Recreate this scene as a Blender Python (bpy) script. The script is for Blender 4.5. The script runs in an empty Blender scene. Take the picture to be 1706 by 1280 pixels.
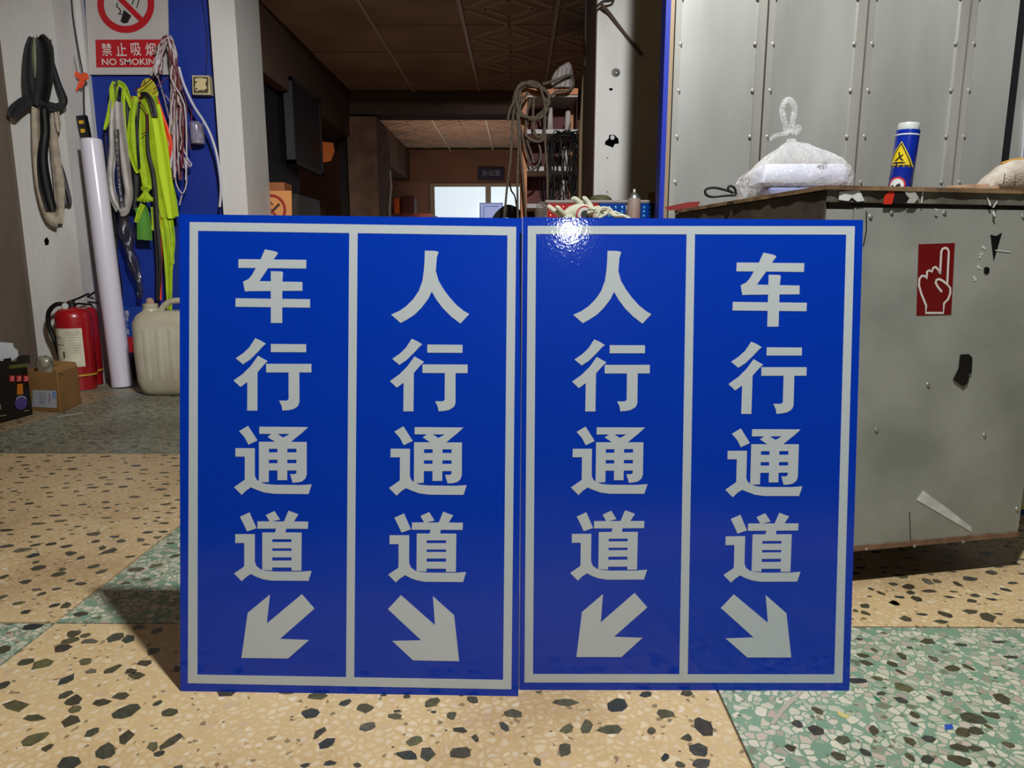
import bpy, math, random
from mathutils import Vector, Matrix, noise
random.seed(7)
S = bpy.context.scene
COL = S.collection
PI = math.pi
def R(a): return math.radians(a)
# ------------------------------------------------------------------ camera
FPX, CH, PITCH, YAW = 1160.0, 0.75, R(10.03), R(0.54)
fw = Vector((-math.sin(YAW)*math.cos(PITCH), math.cos(YAW)*math.cos(PITCH), -math.sin(PITCH)))
rt = Vector((math.cos(YAW), math.sin(YAW), 0)); up_ = rt.cross(fw)
cam = bpy.data.objects.new('camera', bpy.data.cameras.new('camera')); COL.objects.link(cam)
cam.matrix_world = Matrix((( rt.x, up_.x, -fw.x, 0), (rt.y, up_.y, -fw.y, 0), (rt.z, up_.z, -fw.z, CH), (0, 0, 0, 1)))
cam.data.sensor_width = 36; cam.data.lens = FPX/1706*36; cam.data.clip_start = .02
S.camera = cam
S.view_settings.view_transform = 'Standard'; S.view_settings.look = 'None'
S.view_settings.gamma = 1; S.view_settings.exposure = 0.0; S.view_settings.use_curve_mapping = False
# ------------------------------------------------------------------ world and lamps
w = bpy.data.worlds.new('world'); S.world = w; w.use_nodes = True
w.node_tree.nodes['Background'].inputs[0].default_value = (1, .62, .36, 1)
w.node_tree.nodes['Background'].inputs[1].default_value = .022
def lamp(name, kind, loc, power, col, size=.1, to=None, **kw):
    l = bpy.data.lights.new(name, kind); l.energy = power; l.color = col
    o = bpy.data.objects.new(name, l); o.location = loc; COL.objects.link(o)
    if kind == 'AREA': l.size = size
    else: l.shadow_soft_size = size
    if to is not None: o.rotation_euler = (Vector(to)-Vector(loc)).to_track_quat('-Z', 'Y').to_euler()
    for k, v in kw.items(): setattr(l, k, v)
    return o
KEY = (.30, .65, 2.63)
lamp('overhead_work_lamp', 'SPOT', KEY, 275, (1, .97, .92), .045, (.20, 1.7, 0), spot_size=R(150), spot_blend=.5)
lamp('pillar_fill_spot', 'SPOT', (.30, .66, 2.66), 270, (.94, .97, 1), .028, (.75, 4.3, 1.9), spot_size=R(42), spot_blend=.8)  # added fill beside the key, brightens the right-hand pillar
lamp('left_wall_fill_spot', 'SPOT', (.05, .75, 2.68), 340, (.97, .98, 1), .06, (-2.35, 4.4, 1.1), spot_size=R(46), spot_blend=.8)  # added fill with no fixture of its own, washes the left wall
lamp('entrance_lamp', 'POINT', (.423, -2.6, 1.835), 32, (.92, .96, 1), .05)
lamp('sodium_lamp', 'POINT', (-2.3, 1.0, 2.9), 15, (1, .44, .13), .08)
lamp('hall_warm_lamp', 'AREA', (-.6, 9.2, 1.2), 12, (1, .74, .54), 1.4, (-.6, 10.0, 2.4))
lamp('hall_side_lamp', 'POINT', (-.7, 6.0, .6), 5.5, (1, .58, .36), .2)
lamp('amber_lamp', 'POINT', (-1.35, 4.15, .75), .7, (1, .42, .12), .03)

# ------------------------------------------------------------------ pixel -> point on a plane of the place
def ray(x, y): return fw + rt*((x-853)/FPX) + up_*((640-y)/FPX)
CP = Vector((0, 0, CH))
def at(x, y, Y): d = ray(x, y); return CP + d*(Y/d.y)
def gz(x, y, z=0): d = ray(x, y); return CP + d*((z-CH)/d.z)
class Plane:
    def __init__(s, p, ex, ey):
        s.p = Vector(p); s.ex = Vector(ex).normalized(); s.n = s.ex.cross(Vector(ey)).normalized()
        s.ey = s.n.cross(s.ex).normalized()
        if s.n.dot(CP-s.p) < 0: s.n = -s.n
    def hit(s, x, y): d = ray(x, y); return CP + d*((s.p-CP).dot(s.n)/d.dot(s.n))
    def uv(s, x, y): q = s.hit(x, y)-s.p; return q.dot(s.ex), q.dot(s.ey)
    def pt(s, u, v, h=0): return s.p + s.ex*u + s.ey*v + s.n*h
def planeY(Y): return Plane((0, Y, 0), (1, 0, 0), (0, 0, 1))

# ------------------------------------------------------------------ mesh collector
class G:
    def __init__(s): s.v = []; s.f = []
    def add(s, vs, fs):
        b = len(s.v); s.v += [Vector(q) for q in vs]; s.f += [[b+i for i in f] for f in fs]; return s
    def box(s, x0, x1, y0, y1, z0, z1, M=None):
        vs = [Vector((x, y, z)) for z in (z0, z1) for y in (y0, y1) for x in (x0, x1)]
        if M: vs = [M @ q for q in vs]
        return s.add(vs, [(0, 2, 3, 1), (4, 5, 7, 6), (0, 1, 5, 4), (2, 6, 7, 3), (0, 4, 6, 2), (1, 3, 7, 5)])
    def prism(s, pts, vec):
        n = len(pts); vec = Vector(vec)
        a = [Vector(p) for p in pts]; b = [p+vec for p in a]
        # newell normal, keep outward winding
        nn = Vector((0, 0, 0))
        for i in range(n):
            p, q = a[i], a[(i+1) % n]; nn += Vector(((p.y-q.y)*(p.z+q.z), (p.z-q.z)*(p.x+q.x), (p.x-q.x)*(p.y+q.y)))
        if nn.dot(vec) < 0: a.reverse(); b.reverse()
        fs = [list(range(n, 2*n)), list(range(n-1, -1, -1))] + [[i, (i+1) % n, n+(i+1) % n, n+i] for i in range(n)]
        return s.add(a+b, fs)
    def ppoly(s, P, px, h0, t): return s.prism([P.pt(*P.uv(*q), h0) for q in px], P.n*t)
    def loft(s, rings, cap=True):
        n = len(rings[0]); vs = [q for r in rings for q in r]; fs = []
        for k in range(len(rings)-1):
            for i in range(n): fs.append((k*n+i, k*n+(i+1) % n, (k+1)*n+(i+1) % n, (k+1)*n+i))
        if cap: fs += [list(range(n-1, -1, -1)), list(range((len(rings)-1)*n, len(rings)*n))]
        return s.add(vs, fs)
    def tube(s, pts, r, n=7, cap=True, flat=None, nrm=None, twist=0):
        pts = [Vector(p) for p in pts]; m = len(pts); rings = []
        rs = r if isinstance(r, (list, tuple)) else [r]*m
        A = Vector(nrm) if nrm else None
        for i in range(m):
            t = (pts[min(i+1, m-1)]-pts[max(i-1, 0)]).normalized()
            if flat:                       # flattened section facing the viewer side
                N = Vector(nrm or (0, -1, 0)); N = Matrix.Rotation(twist*math.sin(i*.9), 3, t) @ N
                B = t.cross(N).normalized(); N = B.cross(t).normalized()
                rings.append([pts[i] + B*rs[i]*math.cos(2*PI*k/n) + N*flat*math.sin(2*PI*k/n) for k in range(n)])
            else:
                if A is None: A = t.orthogonal()
                A = (A - t*A.dot(t)).normalized(); B = t.cross(A)
                rings.append([pts[i] + (A*math.cos(2*PI*k/n) + B*math.sin(2*PI*k/n))*rs[i] for k in range(n)])
        return s.loft(rings, cap)
    def lathe(s, c, prof, n=24, ax=(0, 0, 1), cap=True):
        ax = Vector(ax).normalized(); A = ax.orthogonal().normalized(); B = ax.cross(A); c = Vector(c)
        return s.loft([[c + ax*z + (A*math.cos(2*PI*k/n)+B*math.sin(2*PI*k/n))*max(r, 1e-5) for k in range(n)] for r, z in prof], cap)
    def build(s, name, m, parent=None, smooth=False, **tags):
        org = wl(parent) if parent is not None else Vector((0, 0, 0))
        if parent is None and s.v and tags.get('orig', True):
            xs = [q.x for q in s.v]; ys = [q.y for q in s.v]; zs = [q.z for q in s.v]
            org = Vector(((min(xs)+max(xs))/2, (min(ys)+max(ys))/2, min(zs)))
        tags.pop('orig', None)
        me = bpy.data.meshes.new(name); me.from_pydata([tuple(q-org) for q in s.v], [], s.f)
        me.materials.append(m)
        if smooth:
            for p in me.polygons: p.use_smooth = True
            try: me.set_sharp_from_angle(angle=R(smooth if smooth is not True else 45))
            except Exception: pass
        me.update()
        o = bpy.data.objects.new(name, me); COL.objects.link(o)
        if parent is not None: o.parent = parent
        else: o.location = org
        WL[o.name] = org
        for k, v in tags.items(): o[k] = v
        return o
WL = {}
def wl(o): return WL[o.name]
def thing(name, label, cat, loc, group=None):
    o = bpy.data.objects.new(name, None); COL.objects.link(o); o.location = loc; o.empty_display_size = .05
    WL[o.name] = Vector(loc); o['label'] = label; o['category'] = cat
    if group: o['group'] = group
    return o
def smoothpath(pts, k=4):
    pts = [Vector(p) for p in pts]; out = []
    for i in range(len(pts)-1):
        p0, p1, p2, p3 = pts[max(i-1, 0)], pts[i], pts[i+1], pts[min(i+2, len(pts)-1)]
        for j in range(k):
            t = j/k; out.append(.5*((2*p1)+(p2-p0)*t+(2*p0-5*p1+4*p2-p3)*t*t+(3*p1-p0-3*p2+p3)*t**3))
    return out+[pts[-1]]
def pxpath(pts, Y, k=4):    # [(x, y[, dY])]
    return smoothpath([at(p[0], p[1], Y+(p[2] if len(p) > 2 else 0)) for p in pts], k)

# ------------------------------------------------------------------ materials
def lin(h):
    h = h.lstrip('#'); c = [int(h[i:i+2], 16)/255 for i in (0, 2, 4)]
    return tuple((x/12.92 if x <= .04045 else ((x+.055)/1.055)**2.4) for x in c)+(1,)
MC = {}
def mat(name, col, rough=.6, metal=0, col2=None, scale=8, detail=4, bump=0, bscale=None, coat=0, spec=None, emit=None, es=0,
        alpha=1, trans=0, stretch=(1, 1, 1), lo=.35, hi=.65, thin=False):
    if name in MC: return MC[name]
    m = bpy.data.materials.new(name); m.use_nodes = True; N = m.node_tree.nodes; L = m.node_tree.links
    b = N['Principled BSDF']; b.inputs['Base Color'].default_value = lin(col); b.inputs['Roughness'].default_value = rough
    b.inputs['Metallic'].default_value = metal; b.inputs['Coat Weight'].default_value = coat
    if spec is not None: b.inputs['Specular IOR Level'].default_value = spec
    if alpha < 1: b.inputs['Alpha'].default_value = alpha
    if trans: b.inputs['Transmission Weight'].default_value = trans
    if emit: b.inputs['Emission Color'].default_value = lin(emit); b.inputs['Emission Strength'].default_value = es
    if col2 or bump:
        tc = N.new('ShaderNodeTexCoord'); mp = N.new('ShaderNodeMapping'); mp.inputs['Scale'].default_value = stretch
        L.new(tc.outputs['Object'], mp.inputs[0])
    if col2:
        nz = N.new('ShaderNodeTexNoise'); nz.inputs['Scale'].default_value = scale; nz.inputs['Detail'].default_value = detail
        L.new(mp.outputs[0], nz.inputs[0]); cr = N.new('ShaderNodeValToRGB')
        cr.color_ramp.elements[0].position = lo; cr.color_ramp.elements[0].color = lin(col)
        cr.color_ramp.elements[1].position = hi; cr.color_ramp.elements[1].color = lin(col2)
        L.new(nz.outputs[0], cr.inputs[0]); L.new(cr.outputs[0], b.inputs['Base Color'])
    if bump:
        nb = N.new('ShaderNodeTexNoise'); nb.inputs['Scale'].default_value = bscale or scale*4; nb.inputs['Detail'].default_value = 3
        L.new(mp.outputs[0], nb.inputs[0]); bp = N.new('ShaderNodeBump'); bp.inputs['Strength'].default_value = bump
        bp.inputs['Distance'].default_value = .004; L.new(nb.outputs[0], bp.inputs['Height']); L.new(bp.outputs[0], b.inputs['Normal'])
    MC[name] = m; return m

def terrazzo(name, green, worn=False):
    m = bpy.data.materials.new(name); m.use_nodes = True; N = m.node_tree.nodes; L = m.node_tree.links
    b = N['Principled BSDF']; b.inputs['Roughness'].default_value = .42; b.inputs['Specular IOR Level'].default_value = .35
    tc = N.new('ShaderNodeTexCoord')
    wn = N.new('ShaderNodeTexNoise'); wn.inputs['Scale'].default_value = 30; L.new(tc.outputs['Object'], wn.inputs[0])
    mx = N.new('ShaderNodeMix'); mx.data_type = 'VECTOR'; mx.inputs[0].default_value = .016 if green else .02
    L.new(tc.outputs['Object'], mx.inputs[4]); L.new(wn.outputs[1], mx.inputs[5])
    def ramp(src, stops):
        r = N.new('ShaderNodeValToRGB'); e = r.color_ramp.elements
        while len(e) < len(stops): e.new(.5)
        for k, (p, c) in enumerate(stops): e[k].position = p; e[k].color = lin(c) if isinstance(c, str) else (c, c, c, 1)
        L.new(src, r.inputs[0]); return r.outputs[0]
    def mixc(fac, a, c, t='MIX'):
        x = N.new('ShaderNodeMix'); x.data_type = 'RGBA'; x.blend_type = t
        if isinstance(fac, float): x.inputs[0].default_value = fac
        else: L.new(fac, x.inputs[0])
        L.new(a, x.inputs[6]); L.new(c, x.inputs[7]); return x.outputs[2]
    def vor(scale, feat, rnd=1):
        v = N.new('ShaderNodeTexVoronoi'); v.feature = feat; v.inputs['Scale'].default_value = scale; v.inputs['Randomness'].default_value = rnd
        L.new(mx.outputs[1], v.inputs['Vector']); return v
    sep = lambda o, i: (lambda s: (L.new(o, s.inputs[0]), s.outputs[i])[1])(N.new('ShaderNodeSeparateColor'))
    big = N.new('ShaderNodeTexNoise'); big.inputs['Scale'].default_value = 2.6; big.inputs['Detail'].default_value = 5; L.new(tc.outputs['Object'], big.inputs[0])
    S_ = 62 if green else 66
    ed = vor(S_, 'DISTANCE_TO_EDGE'); ce = vor(S_, 'F1')
    if green:
        chip = ramp(sep(ce.outputs['Color'], 0), [(0, 'a9ae9c'), (.3, 'c2c2b0'), (.55, 'cbc8b6'), (.72, 'b3a296'), (.8, '84917f'), (.9, 'd0ccbb'), (1, '5c6450')])
        mort = ramp(big.outputs[0], [(.35, '7b9a84'), (.65, '688672')])
        keep = ramp(sep(ce.outputs['Color'], 1), [(.14, 0.0), (.15, 1.0)])
        mask = ramp(ed.outputs[0], [(.06, 0.0), (.10, 1.0)])
        mul = N.new('ShaderNodeMath'); mul.operation = 'MULTIPLY'; L.new(mask, mul.inputs[0]); L.new(keep, mul.inputs[1])
        c = mixc(mul.outputs[0], mort, chip)
    else:
        chip = ramp(sep(ce.outputs['Color'], 0), [(0, 'cdbd9c'), (.4, 'd6c9ac'), (.7, 'c4b18e'), (.85, 'ddd6c2'), (1, 'b9a28c')])
        mort = ramp(big.outputs[0], [(.35, 'c8b083'), (.65, 'baa074')])
        mask = ramp(ed.outputs[0], [(.04, 0.0), (.34, .9)])
        c = mixc(mask, mort, chip)
    # tiny specks
    sp = vor(150, 'F1'); spm = ramp(sep(sp.outputs['Color'], 1), [(.975, 0.0), (.98, .7)])
    spc = N.new('ShaderNodeRGB'); spc.outputs[0].default_value = lin('5a5138'); c = mixc(spm, c, spc.outputs[0])
    # dirt
    dm = ramp(big.outputs[0], [(.5, 0.0), (.75, .45)])
    dc = N.new('ShaderNodeRGB'); dc.outputs[0].default_value = lin('7c6248'); c = mixc(dm, c, dc.outputs[0])
    if worn:
        gr = N.new('ShaderNodeTexNoise'); gr.inputs['Scale'].default_value = 1.7; gr.inputs['Detail'].default_value = 7; L.new(tc.outputs['Object'], gr.inputs[0])
        wc = N.new('ShaderNodeRGB'); wc.outputs[0].default_value = lin('5f5340'); c = mixc(ramp(gr.outputs[0], [(.3, .3), (.65, .7)]), c, wc.outputs[0])
    L.new(c, b.inputs['Base Color'])
    rr = N.new('ShaderNodeMapRange'); L.new(big.outputs[0], rr.inputs[0]); rr.inputs[3].default_value = .32; rr.inputs[4].default_value = .6
    L.new(rr.outputs[0], b.inputs['Roughness'])
    return m
def chipmat(name, island):
    m = bpy.data.materials.new(name); m.use_nodes = True; N = m.node_tree.nodes; L = m.node_tree.links
    b = N['Principled BSDF']; b.inputs['Roughness'].default_value = .35
    src = N.new('ShaderNodeNewGeometry').outputs['Random Per Island'] if island else N.new('ShaderNodeObjectInfo').outputs['Random']
    r = N.new('ShaderNodeValToRGB'); e = r.color_ramp.elements
    stops = [(0, '3b3f3c'), (.3, '4c4a36'), (.55, '3f3a31'), (.75, '5d5c40'), (.9, '2f3434'), (1, '6b6656')]
    while len(e) < len(stops): e.new(.5)
    for k, (p, c) in enumerate(stops): e[k].position = p; e[k].color = lin(c)
    L.new(src, r.inputs[0])
    tc = N.new('ShaderNodeTexCoord'); nz = N.new('ShaderNodeTexNoise'); nz.inputs['Scale'].default_value = 120; nz.inputs['Detail'].default_value = 5
    L.new(tc.outputs['Object'], nz.inputs[0])
    mx = N.new('ShaderNodeMix'); mx.data_type = 'RGBA'; mx.blend_type = 'OVERLAY'; mx.inputs[0].default_value = .8
    L.new(r.outputs[0], mx.inputs[6]); L.new(nz.outputs[0], mx.inputs[7]); L.new(mx.outputs[2], b.inputs['Base Color'])
    return m

white_paint = mat('white_painted_plaster', 'c4c3bf', .7, col2='968e86', scale=2.2, detail=10, bump=.35, bscale=60, stretch=(1, 1, .35), lo=.45, hi=.8)
brown_wall = mat('bare_brown_cement', '675b4e', .85, col2='443a32', scale=2.5, detail=8, bump=.6, bscale=25, stretch=(1, 1, .3))
blue_wall = mat('blue_painted_wall', '10308e', .5, col2='0c2880', scale=2, bump=.15, bscale=40)
dark_wall = mat('dark_brown_wall', '5a4335', .8, col2='46352a', scale=2, bump=.2)
black = mat('black_plastic', '0d0d0e', .45)
pit = mat('dark_pit', '050505', 1, spec=0)
dark_metal = mat('dark_metal', '26282c', .5, metal=.5)
steel = mat('steel', '9aa09c', .35, metal=.9)

# ------------------------------------------------------------------ floor: checkerboard of terrazzo tiles
TX, TY, TW, TD = -.974, .045, 1.3275, 1.30
cream, greent = terrazzo('cream_terrazzo', False), terrazzo('green_terrazzo', True)
cream_w, green_w = terrazzo('grimy_cream_terrazzo', False, True), terrazzo('grimy_green_terrazzo', True, True)
floor = G().box(-6.3, 5.7, -3.9, 12.0, -.06, -.004).build('floor', mat('brass_and_grout_bed', '6e5a44', .6), kind='structure')
tiles = {}
for i in range(-4, 5):
    for j in range(-3, 9):
        x0, y0 = TX+i*TW, TY+j*TD
        t = G(); g = .0022
        t.box(x0+g, x0+TW-g, y0+g, y0+TD-g, -.02, 0)
        tiles[i, j] = t.build('floor_tile', (cream if (i+j) % 2 == 0 else greent) if j < 2 else (cream_w if (i+j) % 2 == 0 else green_w), floor)
cm1, cm2 = chipmat('dark_stone_chip', False), chipmat('dark_stone_chips_small', True)
def chip_outline(rx, ry, rnd):
    n = rnd.randint(5, 8); a0 = rnd.random()*6.28; sk = rnd.uniform(-.35, .35); pts = []
    for k in range(n):
        a = a0+2*PI*(k+rnd.uniform(-.3, .3))/n; q = rnd.uniform(.72, 1.08)
        pts.append((rx*q*math.cos(a)+sk*ry*math.sin(a), ry*q*math.sin(a)))
    return pts
chips = []
def fromcrop(ox, oy, s, L_):
    for u, v, w_, h_ in L_:
        cx, cy, ww, hh = ox+u/s, oy+v/s, w_/s, h_/s
        c = gz(cx, cy); rx = (gz(cx+ww/2, cy)-gz(cx-ww/2, cy)).length/2; ry = (gz(cx, cy-hh/2)-gz(cx, cy+hh/2)).length/2
        chips.append((c.x, c.y, rx*1.02, min(ry*1.05, rx*1.5), min(ww, 99)))
fromcrop(500, 1120, 2.1325, [(40,148,68,36),(160,110,45,25),(378,88,30,18),(228,128,68,36),(345,140,32,12),(338,158,62,26),(68,218,48,44),(240,194,62,34),(95,252,62,40),(474,142,26,10),(468,106,54,38),(612,98,48,26),(538,155,36,32),(568,207,60,28),(405,247,56,40),(378,297,86,40),(450,293,66,54),(572,285,82,48),(623,235,28,28),(755,148,78,34),(724,195,38,38),(105,325,50,22),(205,332,36,18),(843,322,32,36),(848,72,30,12),(945,108,98,26),(1127,118,76,50),(948,205,58,36),(1018,195,56,54),(1103,205,104,40),(1228,80,44,28),(1376,75,54,24),(1296,149,74,30),(1248,210,38,28),(1432,195,76,74),(1376,235,48,28),(940,275,52,54),(1298,303,32,46),(1415,280,74,50),(1425,325,78,36),(1350,330,40,26),(18,332,40,20)])
fromcrop(0, 640, 2, [(245,832,56,22),(285,838,40,16),(234,856,62,20),(297,858,62,16),(205,881,66,28),(84,927,60,24),(140,933,88,32),(283,926,48,22),(390,844,60,30),(430,850,54,26),(307,958,44,18),(372,952,50,30),(222,987,48,36),(434,957,54,22),(452,973,62,24),(480,930,70,24),(12,1004,40,28),(58,1071,106,36),(220,1036,46,26),(244,1056,66,34),(250,1085,46,28),(340,1062,60,28),(405,1040,60,24),(418,1090,90,46),(112,1115,84,20),(238,1124,70,40),(524,1065,26,26),(562,1096,58,28),(308,1160,50,32),(420,1177,60,50),(115,1182,68,46),(350,1225,78,56),(158,1213,38,24),(508,1209,50,48),(572,1190,58,50),(532,1232,42,22),(232,1262,80,40),(345,1278,52,12),(595,1278,40,14),(110,808,70,26),(10,885,50,24),(38,797,36,14),(510,890,50,26),(525,822,40,20),(465,810,50,14),(268,767,54,16),(590,950,30,28),(65,730,46,14),(184,737,38,14),(220,738,36,20),(85,760,34,12),(8,711,28,16),(140,699,30,12),(122,686,42,10),(190,683,30,8),(270,666,42,12),(340,625,34,22),(195,634,48,16),(208,618,30,12),(312,608,38,14),(86,659,40,14),(237,655,28,8),(12,643,30,14),(127,613,50,16),(120,594,28,10),(115,571,44,16),(236,565,50,14),(270,579,34,12),(365,558,54,22),(342,546,32,18),(432,576,40,8),(75,554,60,14),(220,542,36,10),(170,534,38,10),(120,536,32,10),(20,541,50,12),(320,524,28,10),(380,510,36,10),(404,524,38,12),(468,520,28,12),(526,511,32,10),(485,652,40,12),(455,618,54,16),(520,605,40,16),(420,664,40,12),(585,573,30,14)])
fromcrop(1300, 1000, 4.2, [(595,42,74,34),(525,75,44,22),(598,92,76,34),(800,22,76,34),(878,130,96,36),(1150,100,90,44),(1332,82,116,34),(1455,122,110,56),(1130,155,120,28),(585,390,90,32),(600,440,90,40),(655,350,50,30),(852,392,76,50),(1075,415,66,60),(780,450,80,44),(840,505,50,46),(1205,478,110,44),(1310,470,60,48),(1030,290,120,40),(865,615,130,60),(848,702,100,48),(1045,690,50,56),(1165,655,90,40),(1550,692,110,74),(260,775,80,60),(940,805,80,50),(1345,830,170,74),(1475,805,130,50),(1278,925,130,64),(1370,918,110,58),(1450,882,50,46),(650,910,80,76),(938,870,56,34),(908,990,90,64),(1040,972,120,44),(250,910,120,80),(445,978,130,60),(70,1035,96,60),(415,1095,116,66),(598,1068,84,56),(905,1100,64,64),(1030,1120,110,60),(1255,1035,130,54),(1370,1040,130,40),(1600,1015,90,40),(1255,1120,150,80),(700,1165,90,20),(120,870,90,60),(1480,1150,60,50)])
fromcrop(1400, 840, 5.575, [(805,718,110,64),(895,715,90,36),(1090,745,76,50),(1410,638,130,36),(490,745,96,30),(635,770,120,46),(650,822,84,34),(710,884,106,52),(500,921,106,42),(285,790,54,42),(375,828,68,40),(1250,850,96,32),(1405,886,110,26),(1530,797,96,40),(1590,735,120,26),(1630,553,80,24)])
ntraced = len(chips); rnd = random.Random(3)
grid = {}
def gkey(x, y): return int(x//.05), int(y//.05)
for c in chips: grid.setdefault(gkey(c[0], c[1]), []).append(c)
def free(x, y, r):
    a, b = gkey(x, y)
    return all(math.hypot(x-c[0], (y-c[1])) > r+c[2]*.9 for i in (-1, 0, 1) for j in (-1, 0, 1) for c in grid.get((a+i, b+j), []))
for _ in range(11000):
    x, y = rnd.uniform(-3.1, 2.2), rnd.uniform(.75, 3.94)
    if abs(x) > .80*y+.35: continue
    ti = (math.floor((x-TX)/TW)+math.floor((y-TY)/TD)) % 2
    if y < 1.75 and (x < -.55 or x > .5 or y < 1.1) and y > .9: 
        if (x < -.55 and y > 1.05) or y < 1.1: continue      # that ground is traced already
    if ti and rnd.random() < .45: continue
    r = rnd.choice((.008, .012, .015, .018))*rnd.uniform(.8, 1.25)
    ex = (TX+TW*round((x-TX)/TW)); ey = TY+TD*round((y-TY)/TD)
    if abs(x-ex) < r+.004 or abs(y-ey) < r+.004: continue
    if not free(x, y, r+.009): continue
    c = (x, y, r*1.1, r*rnd.uniform(.4, .85), 0); chips.append(c); grid.setdefault(gkey(x, y), []).append(c)
for _ in range(260):
    x, y = rnd.uniform(-1.5, 1.6), rnd.uniform(.85, 1.8)
    r = rnd.uniform(.002, .005)
    if free(x, y, r+.004): c = (x, y, r, r*.6, 0); chips.append(c); grid.setdefault(gkey(x, y), []).append(c)
small = {}
for k, (x, y, rx, ry, ww) in enumerate(chips):
    i, j = math.floor((x-TX)/TW), math.floor((y-TY)/TD)
    if (i, j) not in tiles: continue
    ol = chip_outline(rx, ry, rnd)
    x1, y1, a, b = TX+(i+1)*TW, TY+(j+1)*TD, .004, .004
    pts = [Vector((min(max(x+p, x1-TW+a), x1-a), min(max(y+q, y1-TD+b), y1-b), .00005)) for p, q in ol]
    if k < ntraced and ww > 9:
        G().prism(pts, (0, 0, .0004)).build('stone_chip', cm1, tiles[i, j])
    else: small.setdefault((i, j), G()).prism(pts, (0, 0, .0003))
for key, g in small.items(): g.build('stone_chips', cm2, tiles[key], kind='stuff')

def mark(name, px, m, label, cat='mark'):
    G().prism([gz(x, y, .0006) for x, y in px], (0, 0, .0003)).build(name, m, None, label=label, category=cat)
mark('paint_streak', [(1331, 1151), (1340, 1152), (1306, 1186), (1290, 1208), (1283, 1207), (1300, 1180)], mat('floor_white_streak', 'a8a496', .7), 'pale scraped streak on the green terrazzo under the board corner')
mark('paint_spot', [(1573, 1208), (1586, 1207), (1589, 1214), (1576, 1217)], mat('floor_blue_spot', '2450b0', .5), 'tiny bright blue paint spot on the green terrazzo', 'paint spot')
mark('paint_spot', [(1454, 1158), (1462, 1163), (1468, 1169), (1459, 1167)], mat('floor_green_spot', '17785a', .5), 'tiny emerald green chip of paint on the green terrazzo', 'paint spot')
mark('paint_spot', [(1392, 1184), (1403, 1188), (1416, 1193), (1410, 1198), (1398, 1193)], mat('floor_yellow_spot', 'c2bb76', .5), 'pale yellow smear on the green terrazzo near the board', 'paint spot')
# ------------------------------------------------------------------ walls round the doorway
YW, YP, YJ = 4.40, 4.15, 4.30
xp0, xp1 = at(32, 330, YP).x, at(113, 250, YP).x
xj0, xj1 = at(360, 180, YJ).x, at(402, 180, YJ).x
xr0, xr1 = at(992, 180, YJ).x, at(1075, 180, YJ).x
G().box(-6.3, xp0, 4.12, 4.7, 0, 4.2).build('wall_left', brown_wall, kind='structure')
G().box(xp0, xp1, YP, 4.7, 0, 4.2).build('trim_1', white_paint, kind='structure')
G().box(xp1, xj0, YW, 4.7, 0, 4.2).build('wall_back', blue_wall, kind='structure')
G().box(xp1, at(153, 200, YW-.04).x, YW-.04, YW, 0, 4.2).build('trim_2', white_paint, kind='structure')
G().box(xj0, xj1, YJ, 4.7, 0, 4.2).build('trim_3', white_paint, kind='structure')
G().box(xr0, 5.7, YJ, 5.15, 0, 4.2).build('wall_right', white_paint, kind='structure')
G().box(xr0-.004, xr0, YJ+.02, 5.15, 0, 4.2).build('trim_4', dark_wall, kind='structure')
G().box(xj1, xr0, YJ+.1, 4.7, 2.62, 4.2).build('wall_top', white_paint, kind='structure')
# the hall behind
CZ = 2.45
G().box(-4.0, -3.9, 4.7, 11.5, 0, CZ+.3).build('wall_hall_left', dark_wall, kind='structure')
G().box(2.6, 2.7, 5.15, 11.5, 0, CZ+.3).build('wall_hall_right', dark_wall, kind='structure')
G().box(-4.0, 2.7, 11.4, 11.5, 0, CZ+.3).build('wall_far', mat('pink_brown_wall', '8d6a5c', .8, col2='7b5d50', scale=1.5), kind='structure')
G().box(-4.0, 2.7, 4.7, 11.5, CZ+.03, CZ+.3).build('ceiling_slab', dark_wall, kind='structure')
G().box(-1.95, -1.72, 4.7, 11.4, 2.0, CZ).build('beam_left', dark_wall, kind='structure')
G().box(-1.72, 2.6, 7.45, 7.75, 2.22, CZ).build('beam_far', dark_wall, kind='structure')
ceil = G().box(-1.72, 2.6, 4.7, 11.4, CZ+.02, CZ+.03).build('ceiling', mat('ceiling_void', '3a2c24', .9), kind='structure')
tilem = mat('gypsum_ceiling_tile', 'a68c7c', .85, col2='8d7466', scale=2)
barm = mat('ceiling_grid_bar', 'b7a898', .5)
reliefm = mat('relief_band', 'ad9585', .85)
def ctile(x0, x1, y0, y1, sag=0, relief=True):
    g = G(); g.box(x0+.008, x1-.008, y0+.008, y1-.008, CZ-sag, CZ+.012-sag)
    o = g.build('ceiling_tile', tilem, ceil)
    if relief:
        g = G(); z = CZ-sag-.006; cx, cy = (x0+x1)/2, (y0+y1)/2; hx, hy = (x1-x0)/2-.01, (y1-y0)/2-.01
        for a in (1, .55):
            D = [(cx-hx*a, cy), (cx, cy-hy*a), (cx+hx*a, cy), (cx, cy+hy*a)]
            for k in range(4):
                p, q = Vector(D[k]+(z,)), Vector(D[(k+1) % 4]+(z,)); d = (q-p).normalized(); n = Vector((-d.y, d.x, 0))*.022
                g.prism([p+n, q+n, q-n, p-n], (0, 0, .006))
        g.build('relief_pattern', reliefm, o)
xs = [-1.72+.0]+[-1.06+.66*k for k in range(6)]+[2.6]
ys = [4.7, 5.46]+[5.46+.66*k for k in (1, 2, 3)]
ys = [4.8, 5.46, 6.12, 6.78, 7.44]
rt_ = random.Random(5)
for a in range(len(xs)-1):
    for b in range(len(ys)-1): ctile(xs[a], xs[a+1], ys[b], ys[b+1], rt_.choice((0, 0, .004)) , a > 1)
ys2 = [7.76+.66*k for k in range(6)]
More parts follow.
